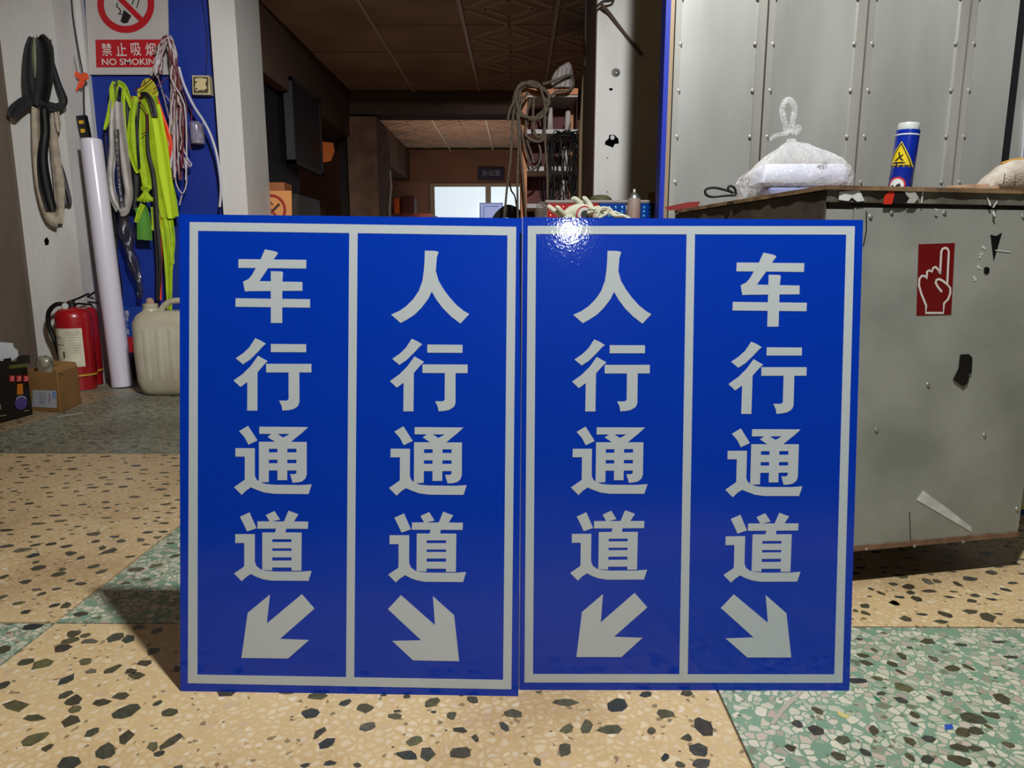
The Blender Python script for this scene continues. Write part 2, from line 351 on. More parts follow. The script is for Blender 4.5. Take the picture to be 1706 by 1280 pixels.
for a in range(len(xs)-1):
    for b in range(len(ys2)-1): ctile(xs[a], xs[a+1], ys2[b], min(ys2[b+1], 11.38), rt_.choice((0, .005, .012)))
for x in xs[1:-1]:
    G().box(x-.012, x+.012, 4.8, 7.44, CZ-.014, CZ-.002).build('grid_bar', barm, ceil)
    G().box(x-.012, x+.012, 7.76, 11.38, CZ-.014, CZ-.002).build('grid_bar', barm, ceil)

# ------------------------------------------------------------------ text helper
def textpts(body, off=0.0):
    c = bpy.data.curves.new('lettering', 'FONT'); c.body = body; c.offset = off; c.resolution_u = 3
    o = bpy.data.objects.new('lettering', c); COL.objects.link(o)
    dg = bpy.context.evaluated_depsgraph_get(); me = o.evaluated_get(dg).to_mesh()
    vs = [Vector(q.co) for q in me.vertices]; fs = [list(p.vertices) for p in me.polygons]
    o.evaluated_get(dg).to_mesh_clear(); bpy.data.objects.remove(o); bpy.data.curves.remove(c)
    if not vs: return [Vector((0, 0, 0))], []
    x0, x1 = min(v.x for v in vs), max(v.x for v in vs); y0, y1 = min(v.y for v in vs), max(v.y for v in vs)
    return [Vector(((v.x-x0)/max(x1-x0, 1e-6), (v.y-y0)/max(y1-y0, 1e-6), 0)) for v in vs], fs
def lettering(P, body, x0, y0, x1, y1, m, parent, h=.001, off=.0, name='lettering'):
    """body fitted between pixel corners (x0,y0) top left and (x1,y1) bottom right on plane P"""
    vs, fs = textpts(body, off); a = P.uv(x0, y0); b = P.uv(x1, y1); g = G()
    g.add([P.pt(a[0]+(b[0]-a[0])*v.x, b[1]+(a[1]-b[1])*v.y, h) for v in vs], fs)
    return g.build(name, m, parent)
def stroke(g, P, pts, wpx, h, t, closed=False):
    """polyline of pixel points, laid on P as a raised line"""
    q = [Vector(P.uv(*p)) for p in pts]; s = (Vector(P.uv(pts[0][0]+wpx, pts[0][1]))-Vector(P.uv(*pts[0]))).length/2
    if closed: q.append(q[0])
    L_, R_ = [], []
    m = len(q)
    for i in range(m):
        a = q[i-1] if i else (q[-2] if closed else q[i]); b = q[i+1] if i < m-1 else (q[1] if closed else q[i])
        d = (b-a).normalized(); n = Vector((-d.y, d.x))
        L_.append(q[i]+n*s); R_.append(q[i]-n*s)
    for i in range(m-1): g.prism([P.pt(*L_[i], h), P.pt(*L_[i+1], h), P.pt(*R_[i+1], h), P.pt(*R_[i], h)], P.n*t)
def circle_px(cx, cy, r, n=40, a0=0, a1=2*PI): return [(cx+r*math.cos(a0+(a1-a0)*k/n), cy+r*math.sin(a0+(a1-a0)*k/n)) for k in range(n+(0 if a1-a0 > 6.28 else 1))]

# ------------------------------------------------------------------ the two sign boards
sheet_blue = mat('blue_reflective_film', '0038ba', .36, coat=.6, spec=.12)
def orange_peel(m, strength=.25):
    N = m.node_tree.nodes; L = m.node_tree.links; b = N['Principled BSDF']; b.inputs['Coat Roughness'].default_value = .05
    tc = N.new('ShaderNodeTexCoord'); nb = N.new('ShaderNodeTexNoise'); nb.inputs['Scale'].default_value = 190; nb.inputs['Detail'].default_value = 2
    L.new(tc.outputs['Object'], nb.inputs[0]); bp = N.new('ShaderNodeBump'); bp.inputs['Strength'].default_value = strength; bp.inputs['Distance'].default_value = .0012
    L.new(nb.outputs[0], bp.inputs['Height']); L.new(bp.outputs[0], b.inputs['Coat Normal'])
orange_peel(sheet_blue, .075)
sheet_white = mat('white_reflective_film', 'bfcbd2', .45, coat=.4, spec=.3); orange_peel(sheet_white, .075)
alu = mat('aluminium_sheet', 'b8bbbd', .35, metal=.9)
def T(ox, oy, s, L_): return [(ox+u/s, oy+v/s) for u, v in L_]
s1 = 4.266
def c1(*L_): return T(370, 400, s1, L_)
def c2(*L_): return T(370, 690, s1, L_)
def c3(*L_): return T(630, 400, s1, L_)
GL = {
 'che': [c1((117,136),(599,141),(598,203),(116,198)),
   c1((305,67),(355,76),(390,86),(398,96),(370,133),(328,200),(264,294),(225,362),(163,366),(149,297),(190,276),(215,245),(240,200),(276,134)),
   c1((180,290),(571,299),(571,361),(168,364)), c1((96,414),(626,421),(625,481),(96,475)),
   c1((347,222),(425,224),(434,232),(428,300),(428,590),(347,590))],
 'xing': [c1((236,698),(275,715),(312,738),(294,752),(250,800),(200,850),(149,883),(97,841),(150,805),(195,762)),
   c1((256,823),(325,862),(300,885),(252,940),(251,1213),(179,1213),(180,1010),(131,1045),(82,999),(150,950),(205,895)),
   c1((347,739),(598,741),(598,798),(347,797)), c1((313,880),(635,881),(635,942),(314,941)),
   c1((473,938),(549,938),(550,1150),(545,1170),(535,1185),(505,1203),(470,1210),(430,1213),(424,1180),(405,1142),(462,1142),(473,1130))],
 'tong': [c2((185,84),(252,188),(188,218),(160,165),(121,122)),
   c2((95,243),(233,243),(233,440),(245,465),(270,485),(310,498),(370,503),(560,505),(637,500),(615,569),(370,567),(300,558),(250,540),(205,521),(170,545),(140,575),(85,520),(160,468),(162,460),(162,303),(95,303)),
   c2((265,90),(612,93),(560,142),(265,141)), c2((355,140),(393,142),(435,167),(492,198),(378,198),(323,163)), c2((480,142),(560,140),(490,198),(420,178),(435,167)),
   c2((262,197),(602,199),(602,247),(262,247)), c2((262,199),(333,199),(332,484),(262,486)), c2((394,240),(464,240),(463,470),(394,470)),
   c2((529,205),(602,205),(602,430),(592,460),(570,478),(540,486),(502,488),(483,427),(515,428),(529,420)),
   c2((265,273),(600,273),(600,325),(265,325)), c2((265,350),(600,350),(600,401),(265,401))],
 'dao': [c2((195,699),(245,812),(178,835),(155,785),(127,730)),
   c2((94,854),(233,854),(233,1050),(245,1082),(275,1105),(310,1114),(370,1120),(560,1121),(637,1115),(615,1186),(350,1184),(290,1174),(245,1158),(205,1137),(170,1160),(140,1189),(85,1133),(150,1090),(158,1080),(158,917),(94,917)),
   c2((373,690),(412,750),(340,766),(311,718),(345,702)), c2((472,687),(543,713),(510,766),(440,766)),
   c2((252,763),(612,765),(610,816),(251,815)), c2((385,812),(455,812),(452,845),(376,845)),
   c2((286,842),(357,842),(356,1112),(286,1107)), c2((494,842),(566,844),(564,1114),(494,1114)),
   c2((290,842),(564,843),(564,890),(290,890)), c2((290,910),(562,910),(562,955),(290,955)), c2((290,973),(562,973),(562,1019),(290,1019)), c2((290,1042),(562,1042),(562,1092),(290,1090))],
 'ren': [c3((332,76),(400,77),(430,85),(417,125),(410,220),(430,290),(465,350),(510,410),(560,465),(610,505),(648,527),(585,594),(520,545),(460,485),(415,425),(381,367),(355,420),(310,480),(260,530),(210,563),(160,590),(92,530),(150,505),(200,470),(250,420),(290,360),(315,290),(325,220),(330,150))],
}
def bbox(polys):
    X = [p[0] for q in polys for p in q]; Yy = [p[1] for q in polys for p in q]; return min(X), min(Yy), max(X), max(Yy)
class Board:
    def __init__(s, bl, br, top, tilt, name, label):
        s.A, s.B = gz(*bl), gz(*br); e = (s.B-s.A).normalized(); back = Vector((-e.y, e.x, 0))
        u = Vector((0, 0, math.cos(tilt))) + back*math.sin(tilt)
        s.P = Plane(s.A, e, u)
        s.P.p = s.A + Vector((0, 0, 0)); tl, tr = s.P.uv(*top[0]), s.P.uv(*top[1])
        s.root = thing(name, label, 'sign', ((s.A+s.B)/2), 'paired blue road sign boards')
        g = G(); W = (s.B-s.A).length; hh = (tl[1]+tr[1])/2
        cor = [(0, 0), (W, 0), (tr[0], tr[1]), (tl[0], tl[1])]
        g.prism([s.P.pt(u_, v_, -.0022) for u_, v_ in cor], s.P.n*.0020); g.build('aluminium_sheet', alu, s.root)
        d_ = .0011 if tilt < R(7) else 0
        g = G(); g.prism([s.P.pt(u_+(d_ if i_ in (0, 3) else 0), v_, -.0002) for i_, (u_, v_) in enumerate(cor)], s.P.n*.0002); g.build('blue_film', sheet_blue, s.root)
        s.h = .00002
        # fold-out strut behind, so the board stands
        g = G(); foot = s.P.pt(W/2, .02, 0)+back*.30; foot.z = .0; topp = s.P.pt(W/2, hh*.62, -.012)
        g.tube([foot+Vector((0, 0, .008)), topp], .007, 8); g.build('back_strut', steel, s.root)
    def stripe(s, px):
        g = G(); g.ppoly(s.P, px, s.h, .00025); g.build('border_stripe', sheet_white, s.root); s.h += .00001
    def glyph(s, key, name, box=None):
        src = GL[key]; b = bbox(src); g = G()
        SP = refboard.P
        p0, p1 = SP.uv(b[0], b[1]), SP.uv(b[2], b[3])
        if box: q0, q1 = s.P.uv((box[0]+box[2])/2, box[1]), s.P.uv((box[0]+box[2])/2, box[3]); cx = (q0[0]+q1[0])/2; cy = (q0[1]+q1[1])/2
        src_c = ((p0[0]+p1[0])/2, (p0[1]+p1[1])/2)
        if box:
            sw = (s.P.uv(box[2], (box[1]+box[3])/2)[0]-s.P.uv(box[0], (box[1]+box[3])/2)[0])/(SP.uv(b[2], (b[1]+b[3])/2)[0]-SP.uv(b[0], (b[1]+b[3])/2)[0])
            sh = (q0[1]-q1[1])/(SP.uv((b[0]+b[2])/2, b[1])[1]-SP.uv((b[0]+b[2])/2, b[3])[1])
        for k, poly in enumerate(src):
            pts = []
            for p in poly:
                u_, v_ = SP.uv(*p)
                if box: u_, v_ = cx+(u_-src_c[0])*sw, cy+(v_-src_c[1])*sh
                pts.append(s.P.pt(u_, v_, s.h+k*.000006))
            g.prism(pts, s.P.n*.00025)
        g.build('character', sheet_white, s.root)
    def arrow(s, px): g = G(); g.ppoly(s.P, px, s.h, .00025); g.build('arrow', sheet_white, s.root)
LB = refboard = Board((300.5, 1152), (863.5, 1160.5), ((299, 357), (870.2, 363.5)), R(8.6), 'road_sign_board', 'blue sign board with 车行通道 beside 人行通道, its foot reaching lower')
RB = Board((864.0, 1150), (1415, 1151), ((870.0, 362), (1438, 366.5)), R(6.4), 'road_sign_board', 'blue sign board with 人行通道 beside 车行通道, with a glint at one corner')
for q in ([(316,370),(860,378),(860,392.5),(316,384.5)], [(316,375),(330,376),(329,1134),(313,1138.5)], [(845.5,381),(860,381),(852,1148.8),(838,1147)],
          [(313,1124),(838,1133),(852,1133),(852,1148.8),(313,1138.5)], [(582,374),(596,374),(590,1143),(576.5,1142)]): LB.stripe(q)
for q in ([(879.3,376.5),(1424,377),(1424,391),(879.3,390)], [(879.3,378),(893.2,378),(887.8,1137),(873.7,1137)], [(1410,380),(1424,380),(1403.6,1138),(1389.5,1138)],
          [(873.7,1123.3),(1403.9,1124),(1403.6,1138),(873.7,1137.4)], [(1144,378),(1158,378),(1145.5,1136),(1131.5,1136)]): RB.stripe(q)
LB.glyph('che', ''); LB.glyph('xing', ''); LB.glyph('tong', ''); LB.glyph('dao', '')
LB.glyph('ren', ''); LB.glyph('xing', '', (649.7, 564.5, 779, 685.4)); LB.glyph('tong', '', (648.3, 710.3, 777.7, 826.1)); LB.glyph('dao', '', (646.9, 852.7, 776.9, 970.6))
RB.glyph('ren', '', (955.3, 418, 1085.7, 539.3)); RB.glyph('xing', '', (953.2, 565.5, 1082.4, 685.5)); RB.glyph('tong', '', (951.7, 710.6, 1079.5, 824.6)); RB.glyph('dao', '', (950.6, 850.5, 1078.8, 967))
RB.glyph('che', '', (1221.3, 421.1, 1344.9, 544.3)); RB.glyph('xing', '', (1213.8, 569.2, 1343.3, 689.6)); RB.glyph('tong', '', (1209.5, 713.7, 1338, 828.4)); RB.glyph('dao', '', (1206.4, 854.7, 1334.9, 970.4))
s4 = 4.161
LB.arrow(T(380, 970, s4, [(291,86),(269,287),(512,84),(599,184),(360,394),(562,402),(416,530),(93,526),(136,214)]))
LB.arrow(T(380, 970, s4, [(1199,91),(1434,299),(1420,98),(1567,230),(1602,549),(1283,543),(1138,408),(1339,404),(1108,188)]))
s5 = 2.909
RB.arrow(T(930, 690, s5, [(217,873),(206,1010),(370,867),(432,937),(270,1080),(408,1085),(306,1178),(88,1178),(115,960)]))
RB.arrow(T(930, 690, s5, [(851,874),(1016,1012),(1005,877),(1106,966),(1129,1180),(916,1180),(811,1088),(947,1083),(788,940)]))

# ------------------------------------------------------------------ riveted grey panels behind the cabinet
YT = 2.35
PT = planeY(YT)
sheetm = mat('brushed_grey_sheet', 'b6bab9', .38, metal=.35, col2='989b99', scale=4.2, detail=6, stretch=(1, 1, .25), bump=.25, bscale=6)
railm = mat('grey_edge_rail', 'b4b6b2', .34, metal=.35, col2='989a93', scale=6, stretch=(1, 1, .2))
X = lambda px: at(px, 150, YT).x
seams = [X(1119), X(1271), X(1434), X(1601), X(1682)]
par = thing('metal_partition', 'tall grey riveted sheet metal panels with dark seams behind the cabinet', 'metal panel', ((seams[0]+seams[-1])/2, YT+.03, 0))
ztop = 2.75
for a, b in zip(seams[:-1], seams[1:]):
    last = b == seams[-1]
    p = G().box(a+.004, b-.004 if not last else b, YT, YT+.02, 0.03, ztop).build('panel', sheetm, par)
    for (x0, x1) in ((a+.003, a+.022), (b-.030, b-.003)):
        if last and x1 > b-.01: continue
        G().box(x0, x1, YT-.007, YT, .03, ztop).build('edge_rail', railm, p)
    for py in (-4, 72, 150, 227, 303):
        z = at(1300, py, YT-.01).z
        for xx in (a+.017, b-.030):
            if last and xx > b-.05: continue
            G().lathe((xx+(.004 if xx < (a+b)/2 else -.004), YT-.006, z), [(.0062, 0), (.0058, .002), (.003, .0034), (0.0001, .0036)], 10, (0, -1, 0)).build('rivet', railm, p, smooth=True)
G().box(seams[0]-.002, seams[-1]+.04, YT+.021, YT+.06, .03, ztop).build('back_frame', dark_metal, par)
for xx in (seams[0]+.02, seams[-1]-.02): G().box(xx-.02, xx+.02, YT+.02, YT+.06, 0, .04).build('foot', dark_metal, par)
G().box(seams[0]-.014, seams[0]-.002, YT-.012, YT+.03, .0, ztop).build('edge_channel', mat('pale_edge_channel', 'b9a58c', .3, metal=.5), par)
G().box(seams[0]-.030, seams[0]-.015, YT-.016, YT+.05, .0, ztop).build('blue_edge_strip', mat('blue_painted_strip', '0d2fb4', .4), par)
# next gate leaf at the right with the blue notice
par2 = thing('metal_gate_leaf', 'narrow slice of a grey metal leaf beyond the dark gap, with a blue notice', 'gate', (X(1760), YT+.05, 0))
G().box(X(1702), X(1990), YT+.02, YT+.05, 0, ztop).build('panel', sheetm, par2)
PN = planeY(YT+.018)
G().ppoly(PN, [(1706.5, 163), (1900, 163), (1892, 268), (1700.5, 268)], 0, .004).build('notice_edge', mat('notice_white', 'ccd2d6', .5), par2)
G().ppoly(PN, [(1709, 140), (1897, 140), (1889, 266), (1703, 266)], .005, .001).build('notice', mat('notice_blue', '0b2fae', .35), par2)
# low crate glimpsed at the right edge
cr_ = thing('stacked_crate', 'blue, yellow and white crate stack just beyond the cabinet edge', 'crate', (at(1730, 890, 2.0).x, 2.1, 0))
zc = lambda py: at(1702, py, 2.0).z
for (a, b, m) in ((905, 874, mat('grey_crate', '8c8e88', .6)), (873, 850, mat('blue_crate', '1e3f93', .5)), (849, 836, mat('yellow_lid', 'c9c67c', .5)), (835, 800, mat('white_crate', 'c7ccc8', .5))):
    z0, z1 = max(zc(a), 0), zc(b)
    if z1 > z0: G().box(at(1699, 870, 2.0).x, at(1800, 870, 2.0).x, 2.0, 2.28, z0 if a < 905 else 0, z1).build('crate_layer', m, cr_)

# ------------------------------------------------------------------ grey metal cabinet
C0 = at(1380, 308, 1.5); ang = math.atan2(.12, .577)
cx_, cy_ = Vector((math.cos(ang), math.sin(ang), 0)), Vector((-math.sin(ang), math.cos(ang), 0))
CM = Matrix.Translation((C0.x, C0.y, 0)) @ Matrix.Rotation(ang, 4, 'Z')
PC = Plane(C0, cx_, (0, 0, 1))
CW, CD, CT = .588, .74, .905
galv = mat('worn_galvanised_sheet', 'a3a6a0', .45, metal=.15, col2='8a8e88', scale=5, detail=9, bump=.2, bscale=18)
cabm = mat('grubby_grey_strip', '77756d', .55, metal=.2, col2='4f4a42', scale=14, detail=8)
ply = mat('weathered_plywood', '8c7150', .8, col2='5a4431', scale=22, detail=6, stretch=(.3, 1, 3))
rust = mat('rusty_brown_edge', '6b5140', .75, col2='8a6a52', scale=30)
cab = thing('metal_cabinet', 'grey sheet metal cabinet with a red pointing hand sticker and plywood top', 'cabinet', CM @ Vector((CW/2, CD/2, 0)))
G().box(.012, CW-.012, .012, CD, .09, CT-.012, CM).build('body', mat('cabinet_carcass', '54524c', .6, metal=.2, col2='3c3a36', scale=9), cab)
zg = PC.uv(1500, 347)[1]+C0.z
G().box(.066, CW, 0, .010, .095, zg, CM).build('front_sheet', galv, cab)
G().box(-.002, .063, 0, .011, .09, zg-.004, CM).build('corner_post_sheet', galv, cab)
G().box(-.004, CW, -.004, .010, zg+.010, CT-.010, CM).build('top_rail', cabm, cab)
G().box(-.006, .0, .0, CD, CT-.09, CT-.012, CM).build('side_rail', mat('dark_wood_side_rail', '4e443a', .7, col2='332c26', scale=10), cab)
G().box(-.004, .006, .012, CD, .09, CT-.09, CM).build('side_sheet', galv, cab)
# ragged rust strip below
g = G(); pts = [(0.0, .088), (CW, .088)]; k = 26
pts += [(CW*(1-i/k), .098+.006*noise.noise(Vector((i*.9, 0, 0)))+.003) for i in range(k+1)]
g.prism([CM @ Vector((a, -.001, b)) for a, b in pts], -cy_*.0012); g.build('rust_strip', rust, cab)
# plywood top with ragged front edge
g = G(); pts = []
for i in range(41): u = -.012+(CW+.03)*i/40; pts.append((u, -.010+.005*noise.noise(Vector((i*.7, 3, 0)))))
pts += [(CW+.02, CD), (-.008, CD)]
for i in range(24, -1, -1): pts.append((-.012+.005*noise.noise(Vector((i*.8, 9, 0))), CD*i/25))
g.prism([CM @ Vector((a, b, CT-.010)) for a, b in pts], (0, 0, .009)); g.build('plywood_top', ply, cab)
for (a, b) in ((.03, .16), (CW-.12, .22), (.03, CD-.05), (CW-.12, CD-.05)):
    G().lathe(CM @ Vector((a+.02, b, 0)), [(.018, 0), (.018, .02), (.012, .03), (.012, .092)], 10).build('leg', dark_metal, cab)
screwm = mat('bright_screw', 'b9bcb8', .3, metal=.8)
for x, y in ((1450, 361), (1485, 354), (1573, 354), (1655, 357), (1704, 360), (1443, 914), (1523, 909), (1604, 902), (1546, 641), (1640, 725), (1694, 848), (1460, 716)):
    c = PC.hit(x, y)
    G().lathe(c-cy_*.0, [(.005, 0), (.0045, .002), (.002, .0034)], 10, PC.n).build('screw', screwm, cab)
tape_w = mat('white_masking_tape', 'd6dad8', .7, col2='bcc1be', scale=40); tape_b = mat('black_tape', '101012', .4)
def sticker(name, label, cat, polys, m, h=.0006, t=.0005, P=None, group=None):
    P = P or PC
    if len(polys) == 1: return G().ppoly(P, polys[0], h, t).build(name, m, None, label=label, category=cat, **({'group': group} if group else {}))
    c = P.hit(*polys[0][0]); r = thing(name, label, cat, c, group)
    for q in polys: G().ppoly(P, q, h, t).build('torn_piece', m, r); h += .0001
    return r
hs = thing('hand_sticker', 'dark red sticker with a white outlined pointing hand on the grey cabinet', 'sticker', PC.hit(1557, 525))
G().ppoly(PC, [(1530, 407), (1590.5, 405), (1584.5, 524.5), (1526.5, 526)], .0003, .0004).build('sticker_ground', mat('dark_red_film', '6a0d10', .4), hs)
g = G(); hc = lambda *L_: T(1420, 320, 2.0, L_)
stroke(g, PC, hc((243,403),(302,403),(304,372),(318,357),(325,338),(325,320),(315,308),(320,200),(316,189),(308,186),(299,190),(295,200),(291,274),(284,258),(276,250),(268,253),(264,266),(256,261),(248,265),(246,290),(240,280),(231,279),(222,290),(221,312),(228,338),(238,362),(245,380)), 3.2, .0009, .0004, True)
stroke(g, PC, hc((315,308),(300,296),(288,290),(279,293),(276,303),(284,317),(297,333)), 3.2, .0010, .0004)
g.build('hand_outline', mat('white_film', 'd2ccc8', .5), hs)
sticker('masking_tape', 'diagonal strip of white perforated tape low on the grey cabinet', 'tape', [T(1420, 320, 2, [(235,995),(213,1026),(340,1100),(397,1133),(396,1117),(318,1055)])], tape_w)
sticker('tape_scrap', 'crumpled black tape scrap below the pointing hand sticker', 'tape', [T(1420, 320, 2, [(358,542),(385,540),(396,552),(394,600),(380,612),(352,590)]), T(1420, 320, 2, [(350,592),(372,600),(386,616),(380,636),(366,648),(334,625)])], tape_b, t=.003)
sticker('tape_scrap', 'long black torn tape triangle high on the cabinet beside chalk marks', 'tape', [T(1420, 320, 2, [(459,142),(478,147),(497,136),(470,230)])], tape_b)
sticker('tape_scrap', 'small black dot of tape beneath the torn black triangle', 'tape', [T(1420, 320, 2, [(438,252),(450,249),(457,258),(454,270),(445,275),(437,268)])], tape_b)
wm = mat('white_paint_mark', 'c6cbc8', .6)
cks = thing('paint_marks', 'row of small white paint flecks beside the black tape triangle', 'paint mark', PC.hit(1632, 465))
for (x, y, r) in ((1637, 412, 2.4), (1640, 414, 2), (1634, 424, 2.3), (1632, 429, 2), (1629, 445, 2.6), (1632, 447, 2), (1622, 462, 2.2), (1624, 466, 2.6), (1658, 404, 2)):
    G().ppoly(PC, [(x-r, y-r*.7), (x+r*.8, y-r), (x+r, y+r*.6), (x-r*.5, y+r)], .0004, .0005).build('fleck', wm, cks)
g = G(); stroke(g, PC, [(1657, 417), (1684, 420)], 1.6, .0006, .0005); g.build('white_thread', wm, None, label='short white thread line crossing the black tape triangle', category='thread')
g = G(); g.ppoly(PC, T(1450, 180, 5.816, [(160,800),(218,790),(205,860),(185,935),(105,935),(112,870)]), .006, .0015)
rl = thing('torn_label', 'torn red, black and white label hanging on the cabinet top rail', 'label', PC.hit(1490, 340)); g.build('red_part', mat('red_label', 'c8301f', .45), rl)
G().ppoly(PC, T(1450, 180, 5.816, [(218,790),(290,775),(330,850),(330,900),(270,925),(190,925),(205,860)]), .0065, .0015).build('black_part', mat('dark_label', '1c191b', .4), rl)
G().ppoly(PC, T(1450, 180, 5.816, [(290,778),(340,765),(380,780),(440,870),(400,925),(330,925),(352,880),(320,845)]), .007, .0015).build('white_part', mat('pale_label', 'a9aaa6', .5), rl)
sticker('tape_scrap', 'ragged white tape scraps on the top rail near the cabinet corner', 'tape', [T(1080, 100, 2.725, [(858,600),(950,592),(972,640),(940,645),(915,625),(900,642),(856,636)])], tape_w, h=.006)
g = G(); g.ppoly(PC, T(1450, 180, 5.816, [(478,800),(494,800),(478,925),(470,925)]), .006, .001); g.build('paper_sliver', tape_w, None, label='thin white paper sliver hanging from the plywood edge', category='paper')
rl = thing('paper_shreds', 'small white torn paper shreds over the black gap of the cabinet', 'paper', PC.hit(1650, 345))
for q in ([(1105,865),(1140,920),(1145,955),(1125,945)], [(1200,905),(1207,912),(1168,972),(1160,965)], [(1165,1000),(1178,1002),(1188,1050),(1175,1055),(1160,1025)], [(600,975),(635,985),(618,998)]):
    G().ppoly(PC, T(1450, 180, 5.816, q), .006, .001).build('shred', tape_w, rl)
g = G(); stroke(g, PC, [(1443, 352), (1443, 385), (1438, 410)], 1.6, .0004, .0004)
g.build('sheet_joint', tape_b, cab); g = G(); stroke(g, PC, [(1515, 853), (1517, 905)], 1.1, .0004, .0004); g.build('scratch', tape_b, cab)

# things on top of the cabinet
ZT = CT-.0005
def topY(px, py): d = ray(px, py); return None
# clear bag with white foam box
bc = at(1327, 300, 1.92); PB = planeY(1.92)
m_bag = bpy.data.materials.new('clear_plastic_film'); m_bag.use_nodes = True
N = m_bag.node_tree.nodes; L = m_bag.node_tree.links; N.remove(N['Principled BSDF'])
tr_ = N.new('ShaderNodeBsdfTransparent'); gl = N.new('ShaderNodeBsdfPrincipled'); gl.inputs['Base Color'].default_value = (.9, .92, .95, 1); gl.inputs['Roughness'].default_value = .16
mxs = N.new('ShaderNodeMixShader'); lw = N.new('ShaderNodeLayerWeight'); lw.inputs[0].default_value = .42
mr = N.new('ShaderNodeMapRange'); mr.inputs[3].default_value = .14; mr.inputs[4].default_value = .75; L.new(lw.outputs['Facing'], mr.inputs[0])
L.new(mr.outputs[0], mxs.inputs[0]); L.new(tr_.outputs[0], mxs.inputs[1]); L.new(gl.outputs[0], mxs.inputs[2]); L.new(mxs.outputs[0], N['Material Output'].inputs[0])
tcb = N.new('ShaderNodeTexCoord'); nzb = N.new('ShaderNodeTexNoise'); nzb.inputs['Scale'].default_value = 30; nzb.inputs['Detail'].default_value = 3; L.new(tcb.outputs['Object'], nzb.inputs[0])
bpb = N.new('ShaderNodeBump'); bpb.inputs['Strength'].default_value = 1; bpb.inputs['Distance'].default_value = .02; L.new(nzb.outputs[0], bpb.inputs['Height']); L.new(bpb.outputs[0], gl.inputs['Normal'])
bag = thing('plastic_bag', 'knotted clear plastic bag holding white foam boxes on the cabinet top', 'plastic bag', (bc.x, 1.92, ZT))
rows = [(1237, 1412, 0, .055), (1230, 1417, .012, .075), (1228, 1419, .04, .082), (1236, 1417, .065, .08), (1256, 1409, .088, .072), (1271, 1395, .108, .058), (1285, 1372, .126, .04), (1298, 1345, .142, .024), (1307, 1324, .152, .010), (1308, 1321, .160, .007)]
g = G(); rings = []; n = 44
for k, (a, b, z, dy) in enumerate(rows):
    xa, xb = at(a, 290, 1.92).x, at(b, 290, 1.92).x; c, h = (xa+xb)/2, (xb-xa)/2; ring = []
    for i in range(n):
        t = 2*PI*i/n; ct, st = math.cos(t), math.sin(t)
        wv = 1+.05*noise.noise(Vector((ct*2.5, st*2.5, z*12)))*(1 if z > .01 else .2)+.035*math.sin(9*t+k)*(z/.15)
        ring.append(Vector((c+h*math.copysign(abs(ct)**.8, ct)*wv, 1.92+dy*math.copysign(abs(st)**.8, st)*wv, ZT+.001+z+.006*noise.noise(Vector((ct*3, st*3, k*.5)))*(1 if 0 < k < 8 else 0))))
    rings.append(ring)
g.loft(rings); g.build('bag_film', m_bag, bag, smooth=60)
kx = at(1314, 217, 1.92); g = G()
g.tube(pxpath([(1312, 224), (1306, 200), (1303, 182), (1308, 169), (1316, 167), (1323, 177), (1322, 196), (1316, 222)], 1.92, 5), .0075, 8, flat=.003); g.build('tied_handle', m_bag, bag, smooth=True)
g = G(); g.tube(pxpath([(1318, 222), (1327, 212), (1333, 214), (1324, 224)], 1.915, 4), .006, 7, flat=.0025); g.build('knot_tail', m_bag, bag, smooth=True)
g = G(); g.tube(pxpath([(1313, 222), (1300, 224), (1288, 228), (1283, 234)], 1.915, 4), .005, 7, flat=.002); g.build('knot_tail', m_bag, bag, smooth=True)
foam = mat('white_foam_box', 'c3cae0', .5); foamb = mat('pale_blue_foam', '95a4dc', .5)
def rbox(x0, x1, y0, y1, z0, z1, r=.008, tp=0):
    g = G(); rings = []
    for z, ins, sh in ((z0, r*.6, 0), (z0+r*.6, 0, 0), (z1-r*.6, 0, tp), (z1, r*.6, tp)):
        ring = []
        for cx, cy, a0 in ((x1-r-sh, y1-r, 0), (x0+r+sh, y1-r, 90), (x0+r+sh, y0+r, 180), (x1-r-sh, y0+r, 270)):
            for k in range(5): a = R(a0+k*22.5); ring.append(Vector((cx+(r-ins)*math.cos(a), cy+(r-ins)*math.sin(a), z)))
        rings.append(ring)
    return g.loft(rings)
xa, xb = at(1256, 290, 1.92).x, at(1398, 290, 1.92).x
b1 = rbox(xa+.03, xb-.005, 1.872, 1.965, ZT+.004, ZT+.036, .012, -.006).build('food_box', foamb, None, smooth=True, label='pale blue-white box inside the clear plastic bag, under the lid box', category='food box')
b2 = rbox(xa, xb+.008, 1.866, 1.97, ZT+.038, ZT+.092, .012, .010).build('food_box', foam, None, smooth=True, label='white foam box with small dark print, inside the knotted clear bag', category='food box')
P_ = planeY(1.8655); lettering(P_, '马图', 1361, 270, 1377, 282, mat('grey_print', '3c4052', .6), b2, .0005, .02, 'print')
# blue printed roll
bx = at(1503, 300, 1.72); rr_ = (at(1521, 300, 1.72).x-at(1485, 300, 1.72).x)/2
tl_ = at(1508, 207, 1.72).z
tube = thing('blue_printed_roll', 'blue roll printed with a yellow warning triangle, standing on the cabinet', 'roll', (bx.x, 1.72, ZT))
axr = Vector((.055, 0, 1)).normalized(); hgt = (tl_-ZT)
rb = Vector((at(1499, 308, 1.72).x, 1.72, ZT+.0015))
G().lathe(rb, [(rr_*.94, 0), (rr_, .003), (rr_, hgt-.016)], 28, axr).build('printed_sleeve', mat('blue_printed_vinyl', '0a2a9e', .28, coat=.4), tube, smooth=True)
G().lathe(rb, [(rr_*.9, hgt-.016), (rr_*.92, hgt-.004), (rr_*.85, hgt), (rr_*.6, hgt+.0005), (.001, hgt+.0002)], 28, axr).build('cap', mat('pale_tube_end', 'b9c4c2', .4), tube, smooth=True)
